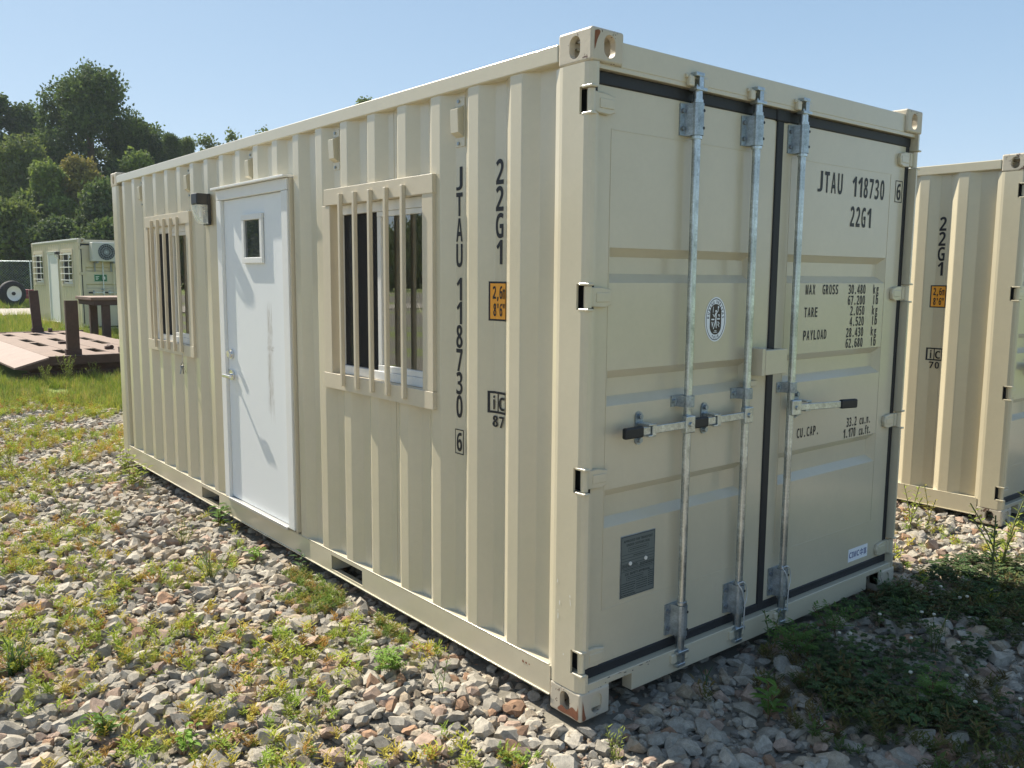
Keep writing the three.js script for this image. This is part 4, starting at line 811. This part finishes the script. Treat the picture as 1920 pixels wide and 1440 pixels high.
sow('small_weeds', 'small yellow-green weeds scattered all over the stones left of the office', sprigs, 3300, () => {
  const x = -2.6 + rand() * 2.55, z = -6.2 + rand() * 6.7, w = patchy(x, z) + THREE.MathUtils.clamp((-x - 0.25) * 0.30, -0.1, 0.16);
  if (w < 0.49 + rand() * 0.14 || footed(x, z, 0.05)) return null;
  return { x, z, s: 0.04 + 0.06 * rand(), t: 0.8 + 0.4 * rand(), c: mixed(rand, limes), y: 0.006 };
});
sow('far_weeds', 'yellow-green weeds over the far end of the stone yard', sprigs, 3000, () => {
  const z = -6 - rand() * 5, x = -2.5 + rand() * 3.2; if (inBox(x, z, -0.02, 3, -6.1, 0) || patchy(x, z) < 0.42) return null;
  return { x, z, s: 0.05 + 0.06 * rand(), t: 0.9 + 0.4 * rand(), c: mixed(rand, limes), y: 0.01 };
});
const turfs = [[0.31, 0.37, 0.045], [0.22, 0.31, 0.04], [0.38, 0.39, 0.06], [0.17, 0.25, 0.04], [0.42, 0.36, 0.10]];
sow('grass_strip', 'bright green grass between the stone yard and the steel deck', blades, 5200, () => {
  const z = -9.2 - rand() * 5.6, x = -1.6 + rand() * 4.6; if (z > edgeZ(x) + 0.6 - rand() * 1.2 || (z < -13.3 && x > 0.3) || patchy(x * 0.7, z * 0.7) < 0.33) return null;
  return { x, z, s: 0.09 + 0.10 * rand(), t: 0.9 + 0.6 * rand(), c: mixed(rand, turfs) };
}, 'grass');
sow('field_grass', 'tall green grass round the distant container and the dirt track', blades, 9000, () => {
  const z = -14 - rand() * 30, a = (-z + 2) , x = -2.2 + a * (0.02 + rand() * 0.30); if (inBox(x, z, 0.3, 3, -20.8, -13) || inBox(x, z, 3.6, 6.4, -30.2, -23.5) || Math.abs(z + 33.6) < 2.3) return null;
  return { x, z, s: 0.16 + 0.16 * rand(), t: 0.9 + 0.7 * rand(), c: mixed(rand, turfs) };
}, 'grass');
const wallGreens = [[0.22, 0.31, 0.04], [0.30, 0.33, 0.05], [0.15, 0.24, 0.035], [0.36, 0.26, 0.06]];
sow('wall_weeds', 'low mat of green weeds along the foot of the office wall', sprigs, 420, () => {
  const z = -2.35 + rand() * 1.3, x = -0.34 + rand() * 0.28 + (rand() - 0.5) * 0.06; if (patchy(x * 1.5, z * 1.5) < 0.36) return null;
  return { x, z, s: 0.03 + 0.04 * rand(), c: mixed(rand, wallGreens), y: 0.012 };
});
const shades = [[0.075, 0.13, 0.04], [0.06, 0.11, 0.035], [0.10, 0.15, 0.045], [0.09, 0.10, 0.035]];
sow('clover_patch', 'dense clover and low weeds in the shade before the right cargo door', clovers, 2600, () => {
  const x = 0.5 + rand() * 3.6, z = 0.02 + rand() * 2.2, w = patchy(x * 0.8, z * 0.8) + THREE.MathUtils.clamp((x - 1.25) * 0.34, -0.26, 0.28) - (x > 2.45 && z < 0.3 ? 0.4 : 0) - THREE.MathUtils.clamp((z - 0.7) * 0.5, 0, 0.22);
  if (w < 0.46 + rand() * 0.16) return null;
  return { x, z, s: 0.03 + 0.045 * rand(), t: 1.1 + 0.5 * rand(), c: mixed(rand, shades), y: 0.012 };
});
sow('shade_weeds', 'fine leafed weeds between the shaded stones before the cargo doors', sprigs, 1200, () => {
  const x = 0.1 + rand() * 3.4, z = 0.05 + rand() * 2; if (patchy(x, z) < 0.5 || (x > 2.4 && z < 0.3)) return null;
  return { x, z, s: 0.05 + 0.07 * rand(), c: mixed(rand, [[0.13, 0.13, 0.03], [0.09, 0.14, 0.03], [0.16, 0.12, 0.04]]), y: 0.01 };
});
sow('gap_weeds', 'sparse weeds in the sunlit stones between the two containers', sprigs, 150, () => {
  const x = 2.5 + rand() * 2, z = -2.5 + rand() * 3; if (patchy(x, z) < 0.5) return null;
  return { x, z, s: 0.05 + 0.07 * rand(), c: mixed(rand, limes), y: 0.01 };
});
{ // clover blossoms
  const r = rngOf(8);
  for (let i = 0; i < 26; i++) {
    const x = 1.25 + r() * 1.3, z = 0.22 + r() * 0.95, h = 0.07 + 0.05 * r(), f = thing('clover_blossom', 'round whitish clover blossom in the shaded clover patch', 'flower', [x, H(x, z) + 0.01, z], 0, 'clover blossoms in the shade');
    obj('stalk', [cyl(0.0012, 0.0014, h, 5).translate(0, h / 2, 0)], M.stem, f);
    const g = new THREE.IcosahedronGeometry(0.0075, 1), p = g.attributes.position; for (let k = 0; k < p.count; k++) { const s = 0.85 + 0.3 * Math.abs(Math.sin(p.getX(k) * 900 + p.getZ(k) * 700)); p.setXYZ(k, p.getX(k) * s, p.getY(k) * s * 0.85, p.getZ(k) * s); } g.computeVertexNormals();
    obj('head', boxUV(g.translate(0, h + 0.004, 0)), M.petal, f);
  }
}
// ---------------------------------------------------------------- the yard behind
{
  const c = thing('distant_container', 'distant beige container office with white slatted windows behind the steel deck', 'container', [3.80, 0.07, -23.7], 0.004);
  makeShell(c, { paint: M.paintB, openings: [[-5.66, -4.44, 1.345, 2.245], [-3.72, -2.44, 0.18, 2.28], [-2.02, -0.80, 1.345, 2.245]] });
  makeDoorEnd(c, { paint: M.paintB });
  for (const z of [-5.05, -1.41]) barredWindow(c, z, 1.27, 2.32, 0.69, 'level');
  entryDoor(c, { z0: -3.63, z1: -2.53, y0: 0.205, y1: 2.2, plain: true });
  wallLight(c, -2.36, 2.16, 1.6);
  obj('roof_edge', [bx(-0.01, 0.06, 2.56, 2.60, -CL + 0.178, -0.178, 0.004)], M.white, c);
  const sg = canvasTex(256, 128, (g, w, h) => { g.fillStyle = '#1f6b45'; g.fillRect(0, 0, w, h); g.strokeStyle = '#dfe8df'; g.lineWidth = 5; g.strokeRect(6, 6, w - 12, h - 12); g.fillStyle = '#dfe8df'; for (const [x, y, a, b] of [[30, 34, 70, 12], [30, 56, 50, 8], [30, 72, 62, 8], [30, 88, 44, 8], [160, 36, 60, 56]]) g.fillRect(x, y, a, b); });
  const s = new THREE.Shape([[0.36, 1.42], [0.70, 1.42], [0.70, 1.62], [0.36, 1.62]].map((p) => new THREE.Vector2(...p)));
  obj('info_board', flatUV(s, 0.36, 0.70, 1.42, 1.62).translate(0, 0, DOOR + 0.006), std({ map: sg, roughness: 0.5 }), c);
  const a = thing('air_conditioner', 'grey outdoor air conditioner unit on the end of the distant container', 'air conditioner', [4.06, 2.02, -23.68], 0.004);
  obj('casing', [bx(0, 0.68, 0.02, 0.54, -0.02, 0.30, 0.02)], std({ color: lin(0.55, 0.54, 0.49), roughness: 0.5 }), a);
  obj('dark_fan_opening', [zcyl(0.36, 0.28, 0.296, 0.304, 0.215, 28)], M.ink, a);  // flat near-black disc painting in the shaded fan opening behind the grille
  const gr = []; for (const r of [0.06, 0.12, 0.18, 0.218]) gr.push(new THREE.TorusGeometry(r, 0.005, 5, 28).translate(0.36, 0.28, 0.31)); for (let k = 0; k < 10; k++) gr.push(new THREE.BoxGeometry(0.45, 0.006, 0.006).rotateZ((k / 10) * Math.PI).translate(0.36, 0.28, 0.312));
  obj('grille', gr, M.galvDark, a);
  for (const x of [0.10, 0.52]) obj('bracket', [bx(x, x + 0.04, -0.03, 0.018, -0.03, 0.33), bx(x, x + 0.04, -0.26, -0.03, -0.03, 0.0)], M.bolt, a);
  obj('drain_pipe', [vcyl(0.60, 0.02, -1.1, 0.02, 0.018, 10)], M.paintB, a);
}
M.rustDeck = std({ color: 0xffffff, map: texture(512, (i) => { const k = nB[i], q = nA[i]; return [S(0.11 + 0.13 * k + 0.05 * q), S(0.072 + 0.085 * k + 0.03 * q), S(0.053 + 0.058 * k + 0.02 * q)]; }, true, 0.8), roughness: 0.8, bumpMap: relief, bumpScale: 0.01 });
M.rustDark = std({ color: 0xffffff, map: texture(512, (i) => { const k = nB[i], q = nA[i]; return [S(0.045 + 0.05 * k + 0.02 * q), S(0.030 + 0.028 * k), S(0.024 + 0.018 * k)]; }, true, 1.2), roughness: 0.85, bumpMap: relief, bumpScale: 0.006 });
M.rustPale = std({ color: 0xffffff, map: texture(512, (i) => { const k = nB[i], q = nA[i]; return [S(0.13 + 0.12 * k + 0.05 * q), S(0.092 + 0.09 * k), S(0.072 + 0.065 * k)]; }, true, 0.9), roughness: 0.75, bumpMap: relief, bumpScale: 0.008 });
{
  const t = thing('steel_deck', 'low rusty steel deck with open slots, a sloped ramp end and upright stakes', 'steel frame', [0, 0, 0]), y = 0.365;
  for (const [a, b] of [[0.86, 1.19], [1.37, 1.71], [1.91, 2.28], [2.46, 2.85]]) obj('deck_plank', [bx(a, b, y - 0.03, y, -20.2, -13.36, 0.006)], M.rustDeck, t);
  for (const [z, w] of [[-13.75, 0.22], [-15.3, 0.50], [-16.9, 0.10], [-18.4, 0.55], [-19.9, 0.2]]) obj('cross_member', [bx(0.86, 2.9, y - 0.12, y - 0.006, z - w, z + w, 0.006)], M.rustDeck, t);
  obj('edge_beam', [bx(0.86, 3.0, y - 0.14, y + 0.008, -13.36, -13.27, 0.006)], M.rustDark, t);
  obj('edge_beam', [bx(0.86, 3.0, y - 0.14, y + 0.008, -20.32, -20.22, 0.006)], M.rustDark, t);
  const sl = extrude([[0.36, 0.215], [0.86, 0.36], [0.86, 0.33], [0.36, 0.185]].reverse(), 6.9).translate(0, 0, -20.2); obj('ramp_plate', [sl], M.rustPale, t);
  obj('ramp_cheek', [extrude([[0.36, 0.190], [0.86, 0.345], [0.86, 0.225], [0.5, 0.17]].reverse(), 0.05).translate(0, 0, -13.32)], M.rustDark, t);
  for (const z of [-13.7, -16.8, -19.9]) obj('skid_beam', [bx(0.62, 2.95, -0.04, 0.226, z - 0.09, z + 0.09, 0.008)], M.rustDark, t);
  obj('lower_rail', [bx(0.5, 2.95, -0.05, 0.10, -13.55, -13.45, 0.006)], M.rustDark, t);
  for (const [x, z, h, lean] of [[1.27, -13.46, 1.27, 0], [2.00, -20.05, 1.32, 0.05], [2.12, -13.50, 1.30, 0]]) {
    const g = [bx(-0.095, 0.095, 0, h - y, -0.012, 0.012, 0.004), bx(-0.095, -0.08, 0, h - y, -0.09, 0.0, 0.004), bx(0.08, 0.095, 0, h - y, -0.09, 0.0, 0.004), bx(-0.12, 0.12, -0.02, 0.10, -0.10, 0.02, 0.006)];
    obj('stake', g.map((q) => q.rotateZ(lean).translate(x, y, z)), M.rustDark, t);
  }
  obj('tie_down', [bx(1.60, 1.74, y, y + 0.05, -16.2, -16.05, 0.01), bx(1.98, 2.05, y, y + 0.06, -14.4, -14.3, 0.01), zcyl(2.08, y + 0.04, -14.5, -14.3, 0.04, 10)], M.rustDark, t);
  obj('stake_stub', [bx(2.19, 2.27, y, y + 0.09, -20.0, -19.9, 0.006)], M.rustDark, t);
  const s = thing('steel_stand', 'rusty steel platform on legs, partly hidden behind the far office corner', 'steel frame', [3.35, 0, -19.6]);
  obj('platform_top', [bx(-0.36, 1.5, 1.10, 1.17, -1.2, 0.25, 0.006)], M.rustPale, s);
  obj('platform_beam', [bx(-0.30, 1.5, 0.98, 1.10, 0.10, 0.22, 0.008)], M.rustDark, s); obj('platform_beam', [bx(-0.30, -0.18, 0.98, 1.10, -1.2, 0.10, 0.008)], M.rustDark, s);
  for (const [x, z] of [[-0.02, 0.12], [1.3, 0.12], [-0.02, -1.0], [1.3, -1.0]]) obj('leg', [bx(x - 0.085, x + 0.085, -0.06, 0.98, z - 0.07, z + 0.07, 0.008)], M.rustDark, s);
}
{ // farm trailer with a big wheel, far left
  const red = std({ color: lin(0.20, 0.02, 0.025), roughness: 0.5 }), rubber = std({ color: lin(0.018, 0.018, 0.019), roughness: 0.85 });
  const TR = V(-2.2169 + 0.156 * 40.5, 0, 2.2703 - 40.5); TR.y = H(TR.x, TR.z) - 0.02; const t = thing('red_trailer', 'red steel trailer with a big white rimmed wheel at the far left', 'trailer', [TR.x, TR.y, TR.z], 0.35);
  const lathe = (pts, n = 32) => new THREE.LatheGeometry(pts.map((p) => new THREE.Vector2(...p)), n).rotateX(Math.PI / 2);
  for (const z of [0.95, -0.95]) {
    const w = part('wheel', t), put = (g) => g.translate(0, 0.52, z);
    obj('tyre', [put(lathe([[0.29, -0.13], [0.44, -0.15], [0.50, -0.11], [0.515, 0], [0.50, 0.11], [0.44, 0.15], [0.29, 0.13]]))], rubber, w);
    obj('rim', [put(lathe([[0.30, 0.14], [0.27, 0.10], [0.14, 0.05], [0.10, 0.07], [0.01, 0.07], [0.01, -0.07], [0.27, -0.10], [0.30, -0.14]]))], M.white, w);
    obj('hub', [put(zcyl(0, 0, -0.12, 0.12, 0.07, 12))], M.ink, w);
  }
  obj('frame', [bx(-0.4, 3.2, 0.30, 0.44, -0.70, -0.55), bx(-0.4, 3.2, 0.30, 0.44, 0.55, 0.70), bx(-0.4, -0.25, 0.30, 0.44, -0.7, 0.7), bx(1.4, 1.55, 0.30, 0.44, -0.7, 0.7), bx(3.05, 3.2, 0.30, 0.44, -0.7, 0.7)], red, t);
  obj('axle', [zcyl(0, 0.52, -0.85, 0.85, 0.05, 10), bx(-0.06, 0.06, 0.40, 0.55, -0.6, -0.45), bx(-0.06, 0.06, 0.40, 0.55, 0.45, 0.6)], red, t);
  obj('drawbar', [bx(3.1, 4.6, 0.32, 0.42, -0.06, 0.06)], red, t);
  obj('jack_stand', [bx(4.3, 4.4, -0.02, 0.42, -0.05, 0.05)], red, t);
  obj('tool_box', [bx(0.7, 1.3, 0.44, 0.66, -0.3, 0.3, 0.02)], red, t);
}
{ // chain link fence before the trees
  const f = thing('chain_link_fence', 'chain link fence with a thin top rail in front of the trees', 'fence', [0, 0.42, 0]);
  const a = V(1.2, 0, -46), b = V(16, 0, -36.5), L = a.distanceTo(b), d = b.clone().sub(a).normalize(), turn = Math.atan2(-d.z, d.x), set = (g) => g.rotateY(turn).translate(a.x, 0, a.z);
  obj('top_rail', [set(xcyl(1.82, 0, 0, L, 0.024, 8))], M.galv, f);
  for (let k = 0; k <= 6; k++) obj('post', [set(vcyl((L * k) / 6, 0, -0.1, 1.84, 0.032, 8))], M.galv, f);
  const w = []; for (let x = -1.75; x < L; x += 0.12) for (const s of [1, -1]) {
    const p = [[x, 0.05], [x + 1.75, 1.80]].map(([u, v]) => [Math.min(Math.max(u, 0), L), u < 0 ? v - u : u > L ? v - (u - L) : v]); if (p[1][0] - p[0][0] < 0.05) continue;
    const q = s > 0 ? p : p.map(([u, v]) => [u, 1.85 - v]), len = Math.hypot(q[1][0] - q[0][0], q[1][1] - q[0][1]);
    w.push(set(new THREE.BoxGeometry(len, 0.004, 0.004).rotateZ(Math.atan2(q[1][1] - q[0][1], q[1][0] - q[0][0])).translate((q[0][0] + q[1][0]) / 2, (q[0][1] + q[1][1]) / 2, s * 0.003)));
  }
  obj('wire_mesh', w, M.galvDark, f, { kind: 'stuff' });
}

// ---------------------------------------------------------------- trees
const bark = std({ color: 0xffffff, map: texture(256, (i, x, y) => { const k = nB[(y * 2) * 512 + ((x * 2) % 512)]; return [S(0.09 + 0.09 * k), S(0.07 + 0.07 * k), S(0.05 + 0.05 * k)]; }, true, 1), roughness: 1 });
const clump = (seed, n, r, len, wid) => { const L = new Leaves(seed); for (let k = 0; k < n; k++) { const a = L.r() * 6.283, b = Math.acos(2 * L.r() - 1), q = r * Math.cbrt(L.r()), d = V(Math.sin(b) * Math.cos(a), Math.cos(b) * 0.8, Math.sin(b) * Math.sin(a)), e = V(L.r() - 0.5, L.r() - 0.6, L.r() - 0.5); L.leaf(d.clone().multiplyScalar(q), e, len * (0.7 + 0.6 * L.r()), wid, 0.2, 0.2); } return L.geo(); };
const clumps = [0, 1, 2].map((i) => clump(600 + i, 11, 0.36, 0.19, 0.12)), needles = [0, 1].map((i) => clump(640 + i, 16, 0.30, 0.20, 0.05));
const oakM = green(1, 1, 1, 0.42);
function tree(name, label, x, z, top, half, o) {
  const r = rngOf(o.seed), y0 = H(x, z), low = o.low ?? 0.25, Hh = top - y0, t = thing(name, label, 'tree', [x, y0, z], 0, o.group), wood = [], lobes = [];
  const cy = (k) => Hh * (low + (1 - low) * k), n = o.lobes ?? 22;
  for (let i = 0; i < n; i++) {
    const k = 0.06 + 0.88 * ((i + r() * 0.7) / n), shape = o.cone ? 1.05 - k : Math.sqrt(Math.max(0.05, 1 - (2 * k - 0.80) ** 2 * (k > 0.4 ? 0.82 : 1.2))), a = r() * 6.283, R = half * shape * (0.25 + 0.75 * Math.sqrt(r())) * 0.78;
    lobes.push([V(Math.cos(a) * R, cy(k), Math.sin(a) * R), half * (o.lobe ?? 0.36) * (0.7 + 0.55 * r()) * (o.cone ? shape * 0.9 + 0.25 : 1)]);
  }
  const tr = Math.max(0.05, half * 0.055);
  wood.push(tube([[0, -0.1, 0], [half * 0.05 * (r() - 0.5), Hh * 0.3, half * 0.05], [half * 0.12 * (r() - 0.5), Hh * 0.66, 0], [0, Hh * 0.86, 0]], tr, 10, 7));
  for (const [c] of lobes.slice(0, 14)) { const s = V(0, Math.min(c.y * 0.62, Hh * 0.7), 0); wood.push(tube([s.toArray(), s.clone().lerp(c, 0.5).add(V(0, -0.06 * half, 0)).toArray(), c.toArray()], tr * 0.32, 6, 4)); }
  obj('trunk', wood, bark, t);
  const set = o.cone ? needles : clumps, per = Math.round((o.per ?? 150)), list = set.map(() => []), sc = o.scale ?? 1;
  for (const [c, R] of lobes) for (let k = 0; k < per; k++) {
    const a = r() * 6.283, b = Math.acos(2 * r() - 1), q = R * (0.45 + 0.62 * Math.cbrt(r())) * (r() < 0.08 ? 1.25 : 1), p = V(Math.sin(b) * Math.cos(a), Math.cos(b) * 0.78, Math.sin(b) * Math.sin(a)).multiplyScalar(q).add(c);
    if (p.y < 0.1) continue; list[Math.floor(r() * set.length)].push(p);
  }
  const m4 = new THREE.Matrix4(), q = new THREE.Quaternion(), e = new THREE.Euler(), tone = o.tone;
  const crown = part('crown', t); crown.userData = { kind: 'stuff' };
  set.forEach((g, v) => {
    const im = new THREE.InstancedMesh(g, oakM, Math.max(1, list[v].length)); im.name = 'leaf_mass'; im.castShadow = im.receiveShadow = true; im.userData = { kind: 'stuff' };
    list[v].forEach((p, i) => { const w = 0.7 + 0.6 * r(); m4.compose(p, q.setFromEuler(e.set(r() * 6, r() * 6, r() * 6)), V(1, 1, 1).multiplyScalar(sc * (0.75 + 0.6 * r()))); im.setMatrixAt(i, m4); im.setColorAt(i, lin(tone[0] * w, tone[1] * w, tone[2] * (0.8 + 0.4 * r()))); });
    crown.add(im);
  });
  return t;
}
// spot(u, depth): ground position of a photo column at a distance along the view, for the trees' places
const fwd = V(0, 0, 0); camera.getWorldDirection(fwd); const rightward = V(1, 0, 0).applyQuaternion(camera.quaternion), upward = V(0, 1, 0).applyQuaternion(camera.quaternion);
const spot = (u, v, t) => camera.position.clone().addScaledVector(fwd, t).addScaledVector(rightward, ((u - 960) / 1625.5) * t).addScaledVector(upward, ((720 - v) / 1625.5) * t);
const dark = [0.105, 0.15, 0.045], olive = [0.165, 0.205, 0.055], light = [0.20, 0.26, 0.06], ochre = [0.26, 0.23, 0.065];
const row = [
  ['oak_tree', 'big dark oak towering over the tree line on the left', 168, 133, 57, 112, { tone: dark, lobes: 46, per: 120, low: 0.16, lobe: 0.30, seed: 21 }],
  ['oak_tree', 'dark tree cut by the left picture edge beside the big oak', -20, 168, 60, 60, { tone: dark, lobes: 24, per: 130, seed: 2 }],
  ['oak_tree', 'tree between the left edge tree and the big oak', 62, 198, 62, 62, { tone: dark, lobes: 22, per: 130, seed: 3 }],
  ['oak_tree', 'rounded dark tree at the right shoulder of the big oak', 262, 226, 60, 58, { tone: dark, lobes: 22, per: 130, seed: 4 }],
  ['leafy_tree', 'lighter green tree at the left edge below the oaks', 28, 262, 52, 72, { tone: olive, lobes: 24, per: 130, low: 0.12, seed: 5 }],
  ['leafy_tree', 'yellowish tree in front of the big oak', 138, 300, 50, 62, { tone: ochre, lobes: 22, per: 120, low: 0.12, seed: 6 }],
  ['leafy_tree', 'bright green tree left of the yellowish one', 72, 306, 48, 58, { tone: light, lobes: 20, per: 120, low: 0.1, seed: 7 }],
  ['leafy_tree', 'dark bushy tree with bare lower branches above the distant container', 205, 352, 46, 70, { tone: dark, lobes: 22, per: 120, low: 0.12, seed: 8 }],
  ['leafy_tree', 'low bushy tree at the left edge above the fence', 12, 388, 44, 66, { tone: olive, lobes: 20, per: 120, low: 0.04, seed: 9 }],
  ['leafy_tree', 'green tree rising just left of the far office corner', 268, 290, 52, 48, { tone: light, lobes: 18, per: 110, low: 0.1, seed: 10 }],
  ['leafy_tree', 'round dark bush behind the roof of the distant container', 108, 415, 43, 62, { tone: dark, lobes: 18, per: 120, low: 0.02, seed: 11 }],
  ['leafy_tree', 'dark bush next to the far office wall behind the air conditioner', 190, 420, 42, 58, { tone: dark, lobes: 18, per: 120, low: 0.02, seed: 12 }],
  ['cedar_tree', 'small cedar just above the office roof right of the oak', 318, 240, 58, 46, { tone: dark, lobes: 34, per: 90, cone: true, low: 0.05, seed: 13 }],
  ['cedar_tree', 'second small cedar peeping over the office roof', 350, 246, 60, 44, { tone: olive, lobes: 34, per: 80, cone: true, low: 0.05, seed: 14 }],
  ['sparse_tree', 'thin treetop above the office roof left of the middle', 388, 246, 62, 34, { tone: olive, lobes: 20, per: 16, lobe: 0.3, low: 0.3, seed: 15 }],
  ['sparse_tree', 'thin treetop with open twigs above the roof rail', 440, 240, 64, 32, { tone: olive, lobes: 18, per: 14, lobe: 0.3, low: 0.3, seed: 16 }],
  ['sparse_tree', 'small open treetop right of the others above the roof rail', 502, 230, 64, 32, { tone: olive, lobes: 18, per: 14, lobe: 0.3, low: 0.3, seed: 17 }],
  ['sparse_tree', 'single leafy treetop peeping over the roof above the near window', 680, 166, 66, 30, { tone: olive, lobes: 14, per: 34, lobe: 0.34, low: 0.3, seed: 18 }],
];
for (const [name, label, u, v, t, hw, o] of row) { const p = spot(u, v, t); tree(name, label, p.x, p.z, p.y, (hw * t) / 1625.5, o); }
// the row of trees left of the picture that the window panes mirror
[4, -1, -7, -13, -18, -24, -30, -35, -41, -47].forEach((a, i) => {
  const k = (a * Math.PI) / 180, R = 84 + 9 * Math.sin(i * 2.3), h = 7.5 + 1.6 * Math.sin(i * 1.7 + 1);
  tree('hedge_tree', 'broad tree in the row outside the frame that the window panes mirror', -2.2 + R * Math.sin(k), 2.3 - R * Math.cos(k), h, 8.2, { tone: i % 2 ? dark : olive, lobes: 20, per: 55, scale: 2.1, low: 0.03, seed: 30 + i, group: 'trees mirrored in the windows' });
});
scene.traverse((o) => { if (o.isMesh) { o.castShadow = true; o.receiveShadow = true; } });
renderer.render(scene, camera);
